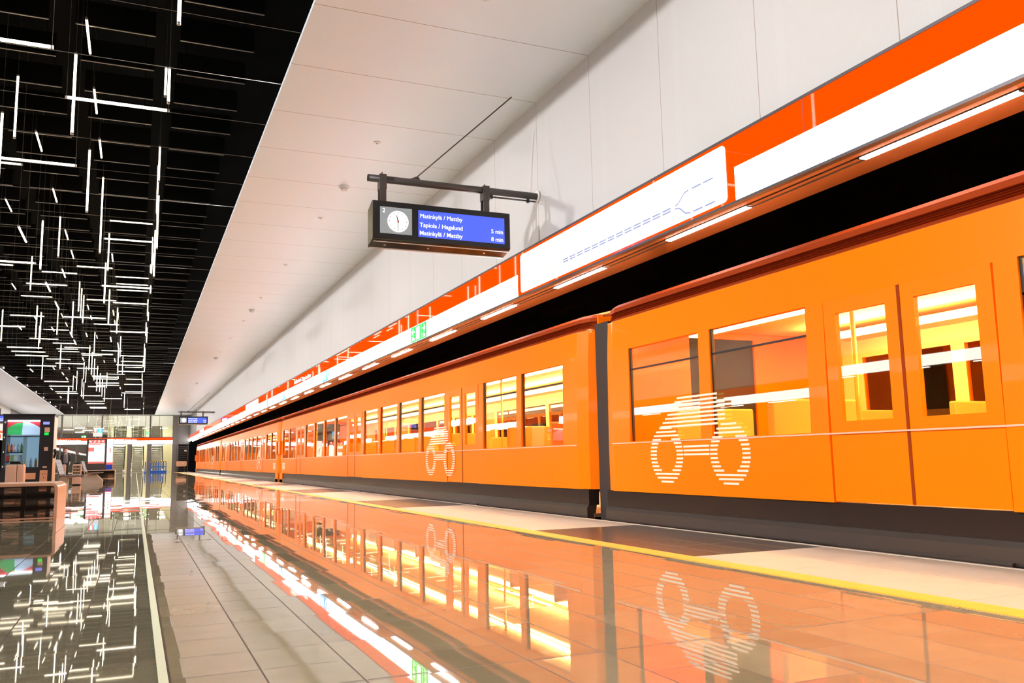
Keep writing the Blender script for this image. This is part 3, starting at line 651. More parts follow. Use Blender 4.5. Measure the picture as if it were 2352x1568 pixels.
# ------------------------------------------------------------------ the orange train
TX = 6.10                                   # centre line; near side faces the platform at x = 4.50
PROF = [(1.60, .30), (1.602, .79), (1.585, 1.72), (1.565, 2.045), (1.53, 2.06), (1.515, 2.085), (1.535, 2.092), (1.51, 2.103), (1.53, 2.110), (1.505, 2.121), (1.525, 2.128), (1.50, 2.139), (1.535, 2.146), (1.53, 2.19), (1.49, 2.225), (1.30, 2.27), (.95, 2.36), (.50, 2.44)]
HALF = 10.97
WIN = []
for a, b in ((.68, 6.32), (-6.32, -.68)):
    for i in range(4): WIN.append((a + .152 + i*1.372, a + .152 + i*1.372 + 1.22))
for s in (1, -1):
    for a, b in ((7.86, 9.04), (9.20, 10.38)): WIN.append((a*s, b*s) if s > 0 else (-b, -a))
DOORS = (-7.0, 0.0, 7.0)
def car(yc, label, cab=0):
    r = thing('train_car', (TX, yc, -.95), label, 'train car', 'cars of the orange train')
    # body shell: one loft from the near sill over the roof to the far sill, with window and door openings
    sec = [(-x, z) for x, z in PROF] + [(x, z) for x, z in PROF[::-1]]
    ys = {-HALF, HALF, -HALF + .07, HALF - .07, -HALF + .25, HALF - .25}
    for a, b in WIN: ys |= {a, b}
    for d in DOORS: ys |= {d - .68, d + .68}
    ys = sorted(ys)
    def sx(y):
        e = HALF - abs(y); return .90 if e < .01 else (.965 if e < .1 else (.997 if e < .3 else 1.0))
    bm = bmesh.new()
    G = [[bm.verts.new((x*sx(y), y, z + .95)) for x, z in sec] for y in ys]
    def hole(ym, z0, z1):
        if any(a < ym < b for a, b in WIN) and z0 >= .78 and z1 <= 1.73: return True
        return any(abs(ym - d) < .68 for d in DOORS) and z1 <= 1.73
    n = len(sec)
    for i in range(len(ys) - 1):
        ym = (ys[i] + ys[i+1])/2
        for j in range(n - 1):
            z0, z1 = sorted((sec[j][1], sec[j+1][1]))
            if abs(sec[j][0]) > 1.5 and abs(sec[j+1][0]) > 1.5 and hole(ym, z0, z1): continue
            f = bm.faces.new((G[i][j], G[i][j+1], G[i+1][j+1], G[i+1][j]))
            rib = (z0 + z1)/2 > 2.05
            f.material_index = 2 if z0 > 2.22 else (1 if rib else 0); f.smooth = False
    bmesh.ops.recalc_face_normals(bm, faces=bm.faces)
    up = [f for f in bm.faces if abs(f.calc_center_median().x) < .3 and f.calc_center_median().z > 3]
    if up and up[0].normal.z < 0: bmesh.ops.reverse_faces(bm, faces=bm.faces)
    me = bpy.data.meshes.new('body_shell'); bm.to_mesh(me); bm.free()
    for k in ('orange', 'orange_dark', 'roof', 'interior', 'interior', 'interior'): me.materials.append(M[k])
    body = bpy.data.objects.new('body_shell', me); COL.objects.link(body); body.parent = r
    so = body.modifiers.new('thickness', 'SOLIDIFY'); so.thickness = .055; so.offset = -1; so.material_offset = 3; so.use_rim = True; so.material_offset_rim = 0
    X = lambda x: TX + x
    Yw = lambda y: yc + y
    # end walls with a gangway opening
    for s in (-1, 1):
        mb = MB(); y0, y1 = Yw(s*(HALF - .03)), Yw(s*(HALF + .0))
        mb.box(X(-1.42), y0, .30, X(-.45), y1, 2.20); mb.box(X(.45), y0, .30, X(1.42), y1, 2.20); mb.box(X(-.45), y0, 1.95, X(.45), y1, 2.40)
        mb.build('end_wall', M['orange'], r)
        MB().box(X(-1.47), Yw(s*HALF), -.70, X(1.47), Yw(s*(HALF + .145)), 2.10).build('gangway_bellows', M['bellows'], r)
    # windows
    for a, b in WIN:
        for sgn in (-1, 1):
            mb = MB(); x0, x1 = X(sgn*1.575), X(sgn*1.558)
            mb.prism([(x0, Yw(a) - .005, .785), (x0, Yw(b) + .005, .785), (x1, Yw(b) + .005, 1.725), (x1, Yw(a) - .005, 1.725)], (-sgn*.006, 0, 0))
            if sgn < 0:
                p = mb.build('window', M['tpane'], r)
                fr = MB(); xf = X(-1.571)
                fr.box(xf, Yw(a), 1.50, xf + .02, Yw(b), 1.515); fr.box(xf, Yw(a), .79, xf + .02, Yw(a) + .02, 1.72); fr.box(xf, Yw(b) - .02, .79, xf + .02, Yw(b), 1.72)
                fr.build('window_bar', M['rubber'], p)
            else: mb.build('far_window', M['tpane'], r)
    # double doors: each leaf a framed panel with its pane
    for d in DOORS:
        for s in (-1, 1):
            a, b = sorted((Yw(d), Yw(d + s*.675))); a += .006; b -= .006
            mb = MB(); x0, x1 = X(-1.592), X(-1.555)
            mb.box(x0, a, .31, x1, b, .86); mb.box(x0, a, 1.62, x1, b, 1.72); mb.box(x0, a, .86, x1, a + .11, 1.62); mb.box(x0, b - .11, .86, x1, b, 1.62)
            leaf = mb.build('door_leaf', M['orange'], r)
            MB().box(x0 + .012, a + .10, .85, x0 + .018, b - .10, 1.63).build('door_window', M['tpane'], leaf)
            e = a if s > 0 else b
            MB().box(x0 - .004, e - .006, .31, x0 + .004, e + .006, 1.72).build('door_seal', M['orange_dark'], leaf)
        MB().box(X(1.555), Yw(d - .68), .31, X(1.59), Yw(d + .68), 1.72).build('far_door', M['orange'], r)
        MB().box(X(-1.63), Yw(d - .66), .0, X(-1.56), Yw(d + .66), .02).build('door_step', M['sill'], r)
    # skirt, sill, underframe
    MB().box(X(-1.575), Yw(-HALF + .06), .13, X(-1.45), Yw(HALF - .06), .302).build('skirt', M['skirt'], r)
    MB().prism([(X(-1.585), Yw(-HALF + .06), .135), (X(-1.602), Yw(-HALF + .06), .10), (X(-1.602), Yw(-HALF + .06), .0), (X(-1.52), Yw(-HALF + .06), -.06), (X(-1.48), Yw(-HALF + .06), .135)], (0, 2*HALF - .12, 0)).build('sill', M['sill'], r)
    MB().box(X(-1.45), Yw(-HALF + .2), -.9, X(1.5), Yw(HALF - .2), .0).build('underframe', M['black'], r)
    MB().box(X(-1.609), Yw(-HALF + .25), .772, X(-1.60), Yw(HALF - .25), .783).build('belt_reflection', M['salmon'], r)  # reflection of the opposite sign band, painted as a pale line below the windows
    MB().box(X(1.45), Yw(-HALF + .06), -.4, X(1.59), Yw(HALF - .06), .302).build('far_skirt', M['skirt'], r)
    # cabin
    MB().box(X(-1.52), Yw(-HALF + .05), .0, X(1.52), Yw(HALF - .05), .04).build('cabin_floor', M['trainfloor'], r)
    MB().box(X(-1.50), Yw(-HALF + .05), 2.02, X(1.50), Yw(HALF - .05), 2.06).build('cabin_ceiling', M['interior'], r)
    for s in (-1, 1):
        MB().box(X(s*.80 - .05), Yw(-HALF + .6), 1.86, X(s*.80 + .05), Yw(HALF - .6), 1.91).build('cabin_lamp', M['cabin'], r)
        MB().box(X(s*.86), Yw(-HALF + .5), 1.92, X(s*1.50), Yw(HALF - .5), 1.94).build('luggage_cove', M['interior'], r)
    seat = None; sp = []
    for c in (3.5, -3.5):
        for k in range(4): sp.append(c + (k - 1.5)*1.372)
    sp += [8.45, 9.79, -8.45, -9.79]
    for y in sp:
        for s in (-1, 1):
            if seat is None:
                mb = MB(); x = X(s*1.02); yy = Yw(y)
                mb.box(x - .45, yy - .42, .40, x + .45, yy - .04, .48); mb.box(x - .45, yy + .04, .40, x + .45, yy + .42, .48)
                mb.box(x - .45, yy - .035, .44, x + .45, yy + .035, 1.08); mb.box(x - .40, yy - .04, .04, x - .34, yy + .04, .42); mb.box(x + .34, yy - .04, .04, x + .40, yy + .04, .42)
                seat = mb.build('seat', M['seatcloth'], r, bevel=.015); y0s, s0 = y, s
            else:
                c = seat.copy(); COL.objects.link(c); c.parent = r; c.location = ((s - s0)*1.02, y - y0s, 0)
    for d in DOORS:
        for s in (-1, 1):
            for dy in (-.74, .74): MB().tube((X(s*1.25), Yw(d + dy), .04), (X(s*1.25), Yw(d + dy), 2.02), .018, 8).build('grab_pole', M['pole'], r)
    # roof gear
    MB().box(X(-.5), Yw(-3), 2.40, X(.6), Yw(3), 2.46).build('roof_unit', M['orange_dark'], r, bevel=.04)
    # striped pictogram: two wheels and a body drawn in horizontal lines
    e = HALF - 2.45
    if yc > 0: e = -HALF + 4.25
    def decal(y0):
        mb = MB(); R0, R1 = .265, .165
        for k in range(15):
            dz = -.245 + .035*k; z = .645 + dz; xo = X(-1.6035)
            for cy in (y0 + .29, y0 + 1.22):
                w0 = math.sqrt(max(0, R0*R0 - dz*dz)); w1 = math.sqrt(max(0, R1*R1 - dz*dz)) if abs(dz) < R1 else 0
                for a, b in (((-w0, -w1), (w1, w0)) if w1 > 0 else ((-w0, w0),)): mb.box(xo - .0035, Yw(cy + a), z, xo + .001, Yw(cy + b), z + .017)
            if -.03 < dz < .10: mb.box(xo - .0035, Yw(y0 + .565), z, xo + .001, Yw(y0 + .945), z + .017)
        for k in range(8):
            z = .90 + .036*k; xo = X(-1.6035 + (z - .79)*.0183)
            mb.box(xo - .0065, Yw(y0 + .33 + (.10 if k in (0, 6, 7) else 0)), z, xo - .003, Yw(y0 + 1.30 - .04*k), z + .018)
        mb.build('striped_pictogram', M['decal'], r)
    decal(e)
    if cab:
        s = cab
        MB().prism([(X(-1.50), Yw(s*(HALF - .05)), .30), (X(-1.50), Yw(s*(HALF - .05)), .0), (X(-1.38), Yw(s*(HALF + .10)), .0), (X(-1.42), Yw(s*(HALF + .10)), 1.0), (X(-1.50), Yw(s*(HALF - .05)), 1.0)], (2.6, 0, 0)).build('cab_nose', M['orange'], r)
        MB().box(X(-1.602), Yw(s*(HALF - .62)), .0, X(-1.50), Yw(s*(HALF - .02)), .31).build('nose_skirt', M['orange'], r)
        MB().box(X(-1.66), Yw(s*(HALF - .30)), .92, X(-1.58), Yw(s*(HALF - .02)), 1.38).build('cab_mirror', M['orange'], r, bevel=.02)
        mb = MB()
        for k in range(5): mb.box(X(-1.606), Yw(s*(HALF - 1.15)), .43 + k*.045, X(-1.60), Yw(s*(HALF - .62)), .455 + k*.045)
        mb.build('notice_plate', M['decal'], r)
    return r
car(-2.95, 'nearest orange train car, running out of the right edge of the photo', -1)
car(19.28, 'second nearest orange train car, beyond the first dark gap', 1)
car(41.55, 'third nearest orange train car, beyond the orange nose at the second gap', -1)
car(63.95, 'farthest orange train car, its front close to the escalators', 1)
# ------------------------------------------------------------------ benches
def bench(x1, w, y, d, label):
    """metal bench: rounded hoop with line-thin rods closing its front and back"""
    x0 = x1 - w; h = .452
    r = thing('platform_bench', (x1 - w/2, y + d/2, 0), label, 'bench', 'rod-sided metal benches')
    def prof(t):
        R = .07 - t; p = [(x0 + t, 0)]
        for c, a0 in ((x0 + .07, 180), (x1 - .07, 90)):
            for i in range(7):
                a = math.radians(a0 - 15*i); p.append((c + R*math.cos(a), h - .07 + R*math.sin(a)))
        return p + [(x1 - t, 0)]
    o, i_ = prof(0), prof(.035)
    mb = MB()
    for k in range(len(o) - 1): mb.prism([(o[k][0], y, o[k][1]), (o[k+1][0], y, o[k+1][1]), (i_[k+1][0], y, i_[k+1][1]), (i_[k][0], y, i_[k][1])], (0, d, 0))
    mb.build('hoop', M['salmon'], r)
    for yy, nm in ((y + .035, 'front_rods'), (y + d - .04, 'back_rods')):
        mb = MB()
        for k in range(23): mb.tube((x0 + .035, yy, .035 + .0168*k), (x1 - .035, yy, .035 + .0168*k), .0055, 5)
        mb.build(nm, M['rod'], r)
    MB().box(x0 + .035, y + .01, .008, x1 - .035, y + .05, .026).build('bottom_rail', M['salmon'], r)
    for q in (.28, .78):
        MB().box(x0 + w*q, y + .06, .0, x0 + w*q + .05, y + .10, .418).build('post', M['rod'], r)
    return r
b1 = bench(-.885, 1.87, 12.43, 1.53, 'low metal bench with dark horizontal rods, nearest, cut by the left edge')
b2 = dup(b1, (-.93 - .935, 50.7, 0), 'low rod-sided bench in front of the lit poster board')
# seats with slatted backs on a pale concrete foot, facing the right track
def seat(x, y, L, label, fx=0, fy=.3):
    r = thing('slatted_seat', (x, y + L/2, 0), label, 'seat', 'slatted seats on concrete feet')
    for k in range(5): MB().box(x - .20 + k*.118, y, .395 - k*.0, x - .20 + k*.118 + .10, y + L, .42).build('seat_slat', M['slatgrey'], r)
    for k in range(4):
        t = k/3; xx = x - .235 - .10*t; z = .46 + .10*k
        MB().prism([(xx, y, z), (xx + .018, y, z - .004), (xx - .006, y, z + .088), (xx - .024, y, z + .092)], (0, L, 0)).build('back_slat', M['slatgrey'], r)
    for yy in (y + .06, y + L - .10):
        MB().prism([(x - .22, yy, .36), (x - .18, yy, .36), (x - .335, yy, .86), (x - .375, yy, .86)], (0, .04, 0)).build('back_support', M['steel'], r)
        MB().prism([(x - .22, yy, .35), (x + .38, yy, .385), (x + .38, yy, .395), (x - .22, yy, .395)], (0, .04, 0)).build('seat_arm', M['orange_dull'], r)
    MB().prism([(x - .42, y + L*fy, 0), (x + .38 + fx, y + L*fy, 0), (x + .40 + fx, y + L*fy, .10), (x + .16 + fx*.5, y + L*fy, .352), (x - .22, y + L*fy, .352), (x - .42, y + L*fy, .12)], (0, L*.4, 0)).build('concrete_foot', M['concrete'], r)
    return r
seat(-1.62, 26.0, 2.0, 'grey slatted seat with tall back beside the vending machine', -.5, .55)
seat(-1.52, 36.4, 2.0, 'grey slatted seat on a pale concrete foot before the poster board')
# litter bins
def bin_(x0, x1, y, h, label, kind):
    w = x1 - x0; r = thing('litter_bin', ((x0+x1)/2, y + w/2, 0), label, 'litter bin')
    if kind == 'split':
        MB().box(x0, y, .03, x0 + w*.60, y + w, h).build('left_door', M['salmon'], r, bevel=.012)
        MB().box(x0 + w*.63, y, .03, x1, y + w, h).build('right_door', M['salmon'], r, bevel=.012)
    else:
        MB().box(x0, y, .03, x1, y + w, h).build('shell', M['salmon'], r, bevel=.012)
        mb = MB()
        if kind == 'slots':
            for i in range(6):
                for j in range(4): mb.box(x0 + .03 + i*(w - .06)/6, y - .003, h*.40 + j*.105, x0 + .03 + i*(w - .06)/6 + .022, y + .001, h*.40 + j*.105 + .075)
            mb.build('slot_pattern', M['case'], r)
    MB().box(x0 + .02, y + .02, .0, x1 - .02, y + w - .02, .035).build('plinth', M['case'], r)
    MB().box(x0 + .015, y + .015, h, x1 - .015, y + w - .015, h + .02).build('rim', M['steel'], r)
    MB().prism([(x0 + .04, y + .03, h + .02), (x1 - .04, y + .03, h + .02), (x1 - .07, y + .03, h + .06), (x0 + .07, y + .03, h + .06)], (0, w - .06, 0)).build('lid', M['case'], r)
    return r
bin_(-1.90, -1.64, 16.0, .69, 'salmon litter bin with split front behind the nearest bench', 'split')
bin_(-2.03, -1.75, 34.5, .72, 'salmon litter bin with slot pattern beside the concrete seat foot', 'slots')
bin_(-2.80, -2.60, 40.0, .73, 'plain salmon litter bin behind the tall-backed grey seat', 'plain')

# ------------------------------------------------------------------ vending machine with its goods
vx0, vx1, vy, vd, vh = -2.785, -1.748, 22.6, .86, 1.84
r = thing('vending_machine', ((vx0+vx1)/2, vy + vd/2, 0), 'tall black vending machine with lit window at the left edge', 'vending machine')
mb = MB(); mb.box(vx0, vy + .02, .05, vx0 + .075, vy + vd, vh); mb.box(-2.04, vy + .02, .05, vx1 - .006, vy + vd, vh)
mb.box(vx0 + .075, vy + .02, .05, -2.04, vy + vd, .645); mb.box(vx0 + .075, vy + .02, 1.735, -2.04, vy + vd, vh); mb.box(vx0 + .075, vy + vd - .06, .645, -2.04, vy + vd, 1.735)
mb.build('cabinet', M['vm'], r)
MB().box(vx1 - .006, vy + .03, .05, vx1, vy + vd, vh - .03).build('side_panel', M['vmside'], r)
MB().box(vx0 - .01, vy - .02, vh, vx1 + .012, vy + vd, vh + .03).build('top_cover', M['case'], r)
MB().box(vx0 + .03, vy + .05, 0, vx1 - .03, vy + vd - .05, .05).build('plinth', M['case'], r)
MB().box(-2.71, vy + .022, .645, -2.04, vy + .028, 1.735).build('window', M['vmpane'], r)
MB().box(-2.71, vy + vd - .10, .66, -2.04, vy + vd - .08, 1.72).build('backlight', mat('vending_backlight', (.7, .8, .9), .5, emit=(.35, .55, .75), strength=.55), r)
MB().box(-2.70, vy + .10, 1.70, -2.05, vy + .13, 1.73).build('cabinet_lamp', mat('vending_lamp', (1, 1, 1), .5, emit=(.9, .96, 1), strength=5), r)
# header picture: red field, green and pale blue areas
hy = vy + .16
hd = MB().box(-2.705, hy, 1.40, -2.045, hy + .02, 1.72).build('header_picture', mat('header_red', (.8, .06, .08), .4, emit=(.75, .04, .07), strength=.55), r)
MB().prism([(-2.70, hy, 1.40), (-2.42, hy, 1.40), (-2.40, hy, 1.68), (-2.52, hy, 1.67), (-2.64, hy, 1.60), (-2.70, hy, 1.55)], (0, -.004, 0)).build('green_area', mat('header_green', (.05, .5, .15), .4, emit=(.03, .45, .12), strength=.6), hd)
MB().prism([(-2.42, hy, 1.40), (-2.05, hy, 1.40), (-2.05, hy, 1.56), (-2.14, hy, 1.62), (-2.28, hy, 1.69), (-2.40, hy, 1.70)], (0, -.004, 0)).build('blue_area', mat('header_blue', (.55, .7, .9), .4, emit=(.50, .62, .85), strength=.8), hd)
for z in (1.355, .985, .775): MB().box(-2.70, vy + .06, z, -2.36 if z < 1 else -2.05, vy + vd - .12, z + .018).build('shelf', M['case'], r)
MB().box(-2.365, vy + .06, .66, -2.355, vy + vd - .12, 1.36).build('divider', M['steel'], r)
MB().box(-1.995, vy - .002, .10, -1.84, vy + .02, .585).build('coin_panel', M['orange_dull'], r)
mb = MB()
for x, z in ((-1.94, .50), (-1.89, .50), (-1.915, .42)): mb.tube((x, vy - .004, z), (x, vy, z), .010, 8)
mb.build('coin_lock', M['rod'], r)
MB().box(-2.33, vy - .004, .385, -2.08, vy + .02, .525).build('collection_flap', M['orange_dull'], r)
MB().box(-1.98, vy + .012, 1.63, -1.85, vy + .02, 1.69).build('small_display', mat('card_display', (.1, .1, .6), .3, emit=(.25, .28, .95), strength=1.0), r)
MB().box(-1.945, vy + .012, 1.45, -1.84, vy + .02, 1.56).build('price_plate', M['salmon'], r)
MB().box(-1.945, vy + .012, 1.385, -1.86, vy + .02, 1.44).build('green_reader', M['green'], r)
MB().box(-1.935, vy + .012, 1.025, -1.855, vy + .02, 1.11).build('bill_slot', M['salmon'], r)
MB().box(-1.945, vy + .012, .635, -1.86, vy + .02, .675).build('id_plate', M['salmon'], r)
for z in (.66, .99, 1.32, 1.66): MB().box(vx0 + .028, vy + .012, z, vx0 + .052, vy + .02, z + .04).build('hinge', M['white'], r)
MB().tube((vx1, vy + .12, .86), (vx1 + .05, vy + .12, .96), .03, 8).tube((vx1 + .05, vy + .12, .96), (vx1 + .01, vy + .12, 1.06), .03, 8).build('pull_handle', M['case'], r)
goods = [('orange', (.85, .30, .02)), ('white', (.8, .82, .85)), ('red', (.7, .05, .05)), ('pale blue', (.35, .55, .85)), ('green', (.25, .55, .2))]
gm = {n: mat('pack_' + n.replace(' ', '_'), c, .35) for n, c in goods}
def bottle(x, z, name, shelf):
    b = thing('drink_bottle', (x, vy + .12, z), '%s drink bottle on the %s' % (name, shelf), 'bottle', 'bottles in the vending machine')
    MB().tube((x, vy + .12, z), (x, vy + .12, z + .13), .026, 10).tube((x, vy + .12, z + .13), (x, vy + .12, z + .185), .026, 10, .010).build('bottle_body', gm[name], b)
    MB().tube((x, vy + .12, z + .185), (x, vy + .12, z + .205), .012, 8).build('cap', M['white'], b)
seq = ['orange', 'red', 'white', 'pale blue', 'green']
for i, n in enumerate(seq): bottle(-2.665 + .066*i, 1.003, n, "vending machine's upper left shelf")
for i, n in enumerate(('white', 'pale blue', 'orange')): bottle(-2.30 + .10*i, .662, n, "vending machine's floor right of the divider")
for i, n in enumerate(('red', 'green', 'white', 'pale blue')):
    x = -2.66 + .082*i
    b = thing('snack_pack', (x, vy + .11, .793), '%s snack pack on the lower left shelf of the vending machine' % n, 'snack pack', 'packs in the vending machine')
    MB().prism([(x - .034, vy + .09, .793), (x + .034, vy + .09, .793), (x + .036, vy + .09, .93), (x - .036, vy + .09, .93)], (0, .05, 0)).build('bag', gm[n], b)
    MB().box(x - .036, vy + .11, .93, x + .036, vy + .118, .945).build('seal', M['white'], b)

# ------------------------------------------------------------------ poster boards
r = thing('poster_board', (-1.94, 52.1, 0), 'wide lit poster board with red header between seats and escalators', 'poster board')
MB().box(-2.43, 52.0, 0, -1.44, 52.22, 2.12).build('frame', M['paint'], r)
MB().box(-2.33, 51.985, .80, -1.54, 52.0, 1.87).build('poster', M['poster'], r)
MB().box(-2.33, 51.98, .80, -1.54, 51.985, .90).build('red_footer', M['poster_red'], r)
MB().box(-2.33, 51.98, 1.44, -2.05, 51.985, 1.66).build('red_square', M['poster_red'], r)
MB().box(-2.30, 51.98, 1.80, -1.75, 51.985, 1.86).build('red_title', M['poster_red'], r)
MB().prism([(-1.95, 51.98, 1.62), (-1.93, 51.98, 1.65), (-1.70, 51.98, 1.57), (-1.72, 51.98, 1.54)], (0, .004, 0)).build('map_sketch', M['cyan'], r)
for k in range(4):
    h = MB().box(-2.33 + k*.20, 51.985, 1.89, -2.145 + k*.20, 52.0, 2.06).build('header_field', M['poster_red'], r)
    mb = MB(); x = -2.24 + k*.20
    if k == 0: mb.tube((x - .03, 51.98, 1.99), (x - .03, 51.985, 1.99), .03, 10).tube((x + .03, 51.98, 1.94), (x + .03, 51.985, 1.94), .025, 10)
    elif k == 1: mb.prism([(x - .05, 51.98, 1.92), (x - .03, 51.98, 1.91), (x + .05, 51.98, 2.02), (x + .03, 51.98, 2.03)], (0, .004, 0))
    elif k == 2: mb.box(x - .02, 51.98, 1.92, x + .02, 51.985, 2.03)
    else: mb.tube((x, 51.98, 1.99), (x, 51.985, 1.99), .035, 10)
    mb.build('header_symbol', M['signwhite'], h)
for x in (-2.02, -1.80): MB().tube((x, 52.1, 2.12), (x, 52.1, 2.25), .015, 8).build('sign_post', M['steel'], r)
MB().box(-2.15, 52.05, 2.24, -1.70, 52.12, 2.44).build('text_board', M['white'], r)
a = MB().box(-2.15, 52.04, 2.45, -1.925, 52.12, 2.68).build('red_sign', M['poster_red'], r)
MB().prism([(-2.10, 52.035, 2.64), (-1.98, 52.035, 2.64), (-2.0, 52.035, 2.52), (-2.04, 52.035, 2.48), (-2.08, 52.035, 2.52)], (0, .004, 0)).build('sign_symbol', M['signwhite'], a)
a = MB().box(-1.925, 52.04, 2.45, -1.70, 52.12, 2.68).build('blue_sign', M['cyan'], r)
MB().box(-1.82, 52.035, 2.52, -1.805, 52.04, 2.65).prism([(-1.87, 52.035, 2.57), (-1.8125, 52.035, 2.49), (-1.755, 52.035, 2.57), (-1.8125, 52.035, 2.525)], (0, .004, 0)).build('sign_symbol', M['signwhite'], a)
r = thing('advert_panel', (-1.32, 54.1, 0), 'narrow lit advert panel with blue foot right of the poster board', 'advert panel')
MB().box(-1.52, 54.0, 0, -1.15, 54.15, 2.18).build('frame', M['orange_dull'], r)
MB().box(-1.49, 53.985, .86, -1.18, 54.0, 2.14).build('advert', M['poster'], r)
MB().box(-1.49, 53.985, .45, -1.18, 54.0, .74).build('blue_foot', mat('advert_blue', (.02, .05, .35), .4, emit=(.01, .04, .30), strength=.6), r)
MB().box(-1.49, 53.985, .74, -1.18, 54.0, .86).build('red_line', M['poster_red'], r)
MB().prism([(-1.42, 53.98, 1.75), (-1.30, 53.98, 1.62), (-1.28, 53.98, 1.45), (-1.36, 53.98, 1.30), (-1.33, 53.98, 1.45), (-1.35, 53.98, 1.60)], (0, .004, 0)).build('advert_curve', M['poster_red'], r)

# ------------------------------------------------------------------ far end: glass wall, columns, sign band, escalators, concourse
edges = [-8.79, -7.3, -5.92, -5.11, -3.98, -2.77, -1.59, -.39, .75, 1.13, 1.88, 3.07]
w = struct(MB().box(-8.79, Y1 - .05, 5.06, 3.1, Y1 + .05, 5.10).box(-8.79, Y1 - .05, 3.08, 3.1, Y1 + .05, 3.14).build('window_1', M['paint']), 'upper glass wall over the escalators')
for a, b in zip(edges, edges[1:]): MB().box(a + .02, Y1, 3.14, b - .02, Y1 + .012, 5.06).build('pane', M['pane'], w)
for k, a in enumerate(edges): 
    wd = .07 if a in (-5.92, -2.77, 1.13, 3.07) else .018
    MB().box(a - wd, Y1 - .04, 3.14, a + wd, Y1 + .04, 5.06).build('mullion', M['pillar'], w)
w = struct(MB().box(-8.79, Y1 - .05, 2.50, -2.4, Y1 + .05, 2.56).box(-8.79, Y1 - .05, 0, -2.4, Y1 + .05, .05).build('window_2', M['paint']), 'glass screen left of the escalators')
e2 = [-8.79, -7.3, -5.97, -4.71, -3.45, -2.4]
for a, b in zip(e2, e2[1:]): MB().box(a + .03, Y1, .05, b - .03, Y1 + .012, 2.50).build('pane', M['pane'], w)
for a in e2: MB().box(a - .06, Y1 - .05, .05, a + .06, Y1 + .05, 2.50).build('mullion', M['pillar'], w)
for i, (a, b) in enumerate(((-2.42, -2.10), (-.68, -.34), (.93, 1.27))):
    struct(MB().box(a, Y1 - .10, 0, b, Y1 + .25, 2.52).build('column', M['pillar']), 'grey metal column between the escalators')
struct(MB().box(3.02, Y1 - .12, 0, 3.44, Y1 + .3, 5.08).build('column', M['pillar']), 'grey pillar at the right end of the glass wall')
r = thing('sign_band', (-2.9, Y1 - .08, 2.54), 'backlit red and white sign band across the hall above the escalators', 'sign band')
MB().box(-8.68, Y1 - .10, 2.53, 3.02, Y1 - .05, 3.10).build('housing', M['trim'], r)
MB().box(-8.68, Y1 - .112, 2.84, 3.02, Y1 - .10, 3.08).build('red_strip', M['band_red'], r)
MB().box(-8.68, Y1 - .112, 2.55, 3.02, Y1 - .10, 2.84).build('white_strip', M['band_white'], r)
for x in (-1.80, -6.25):
    place_text('Keilaniemi', (x, Y1 - .115, 2.87), (1, 0, 0), M['text'], r, width=.80, height=.13, bold=.005)
    place_text('Kägeludden', (x + .88, Y1 - .115, 2.84), (1, 0, 0), M['text'], r, width=.98, height=.16, bold=.005)
for i, (x, d) in enumerate(((-1.35, 'left'), (.22, 'middle'), (1.86, 'right'))):
    lp = thing('strip_lamp', (x, Y1 - .05, 2.42), 'white strip lamp under the far sign band over the %s escalator' % d, 'strip lamp', 'strip lamps over the escalators')
    MB().box(x - .5, Y1 - .09, 2.40, x + .5, Y1 - .02, 2.46).build('diffuser', M['hall_lamp'], lp)
    MB().box(x - .5, Y1 - .09, 2.46, x + .5, Y1 - .02, 2.53).build('case', M['paint'], lp)
# escalators climbing away behind the band
def escalator(x0, x1, label):
    y0 = 85.2; r = thing('escalator', ((x0+x1)/2, y0, 0), label, 'escalator', 'escalators at the far end')
    mb = MB(); n = 26
    for i in range(n): mb.box(x0, y0 + 1.0 + .36*i, .205*i, x1, y0 + 1.0 + .36*(i + 1) + .05, .205*(i + 1) - .012)
    mb.build('steps', M['step'], r)
    mb = MB()
    for i in range(n): mb.box(x0, y0 + .992 + .36*i, .205*(i+1) - .03, x1, y0 + 1.0 + .36*i, .205*(i+1) - .008)
    mb.build('step_edges', M['esc_side'], r)
    MB().box(x0 - .1, y0 - .5, .0, x1 + .1, y0 + 1.0, .012).build('landing_plate', M['steel'], r)
    for s, x in ((-1, x0 - .03), (1, x1 + .03)):
        L = .36*n; H = .205*n; xa = x + s*.10; xx = min(x, xa)
        MB().prism([(xx, y0 - .2, .02), (xx, y0 + 1.0, .02), (xx, y0 + 1.0 + L, H), (xx, y0 + 1.0 + L, H + .35), (xx, y0 + 1.0, .38), (xx, y0 - .1, .38)], (.10, 0, 0)).build('side_panel', M['esc_side'], r)
        MB().prism([(xx + .04, y0 - .25, .38), (xx + .04, y0 + 1.0, .38), (xx + .04, y0 + 1.0 + L, H + .35), (xx + .04, y0 + 1.0 + L, H + .95), (xx + .04, y0 + .9, .95), (xx + .04, y0 - .30, .92)], (.012, 0, 0)).build('glass_balustrade', M['pane'], r)
        MB().path([(xx + .045, y0 - .30, .45), (xx + .045, y0 - .42, .70), (xx + .045, y0 - .30, .95), (xx + .045, y0 + .9, .98), (xx + .045, y0 + 1.0 + L, H + .98)], .04, 8).build('handrail', M['rubber'], r)
        MB().tube((xx + .05, y0 - .42, .02), (xx + .05, y0 - .42, .30), .10, 12).build('newel', M['white'], r)
    return r
escalator(-1.83, -1.0, 'left escalator rising behind the far sign band')
escalator(-.26, .59, 'middle escalator between the grey columns at the far end')
escalator(1.40, 2.22, 'right escalator closed off by the blue barrier')
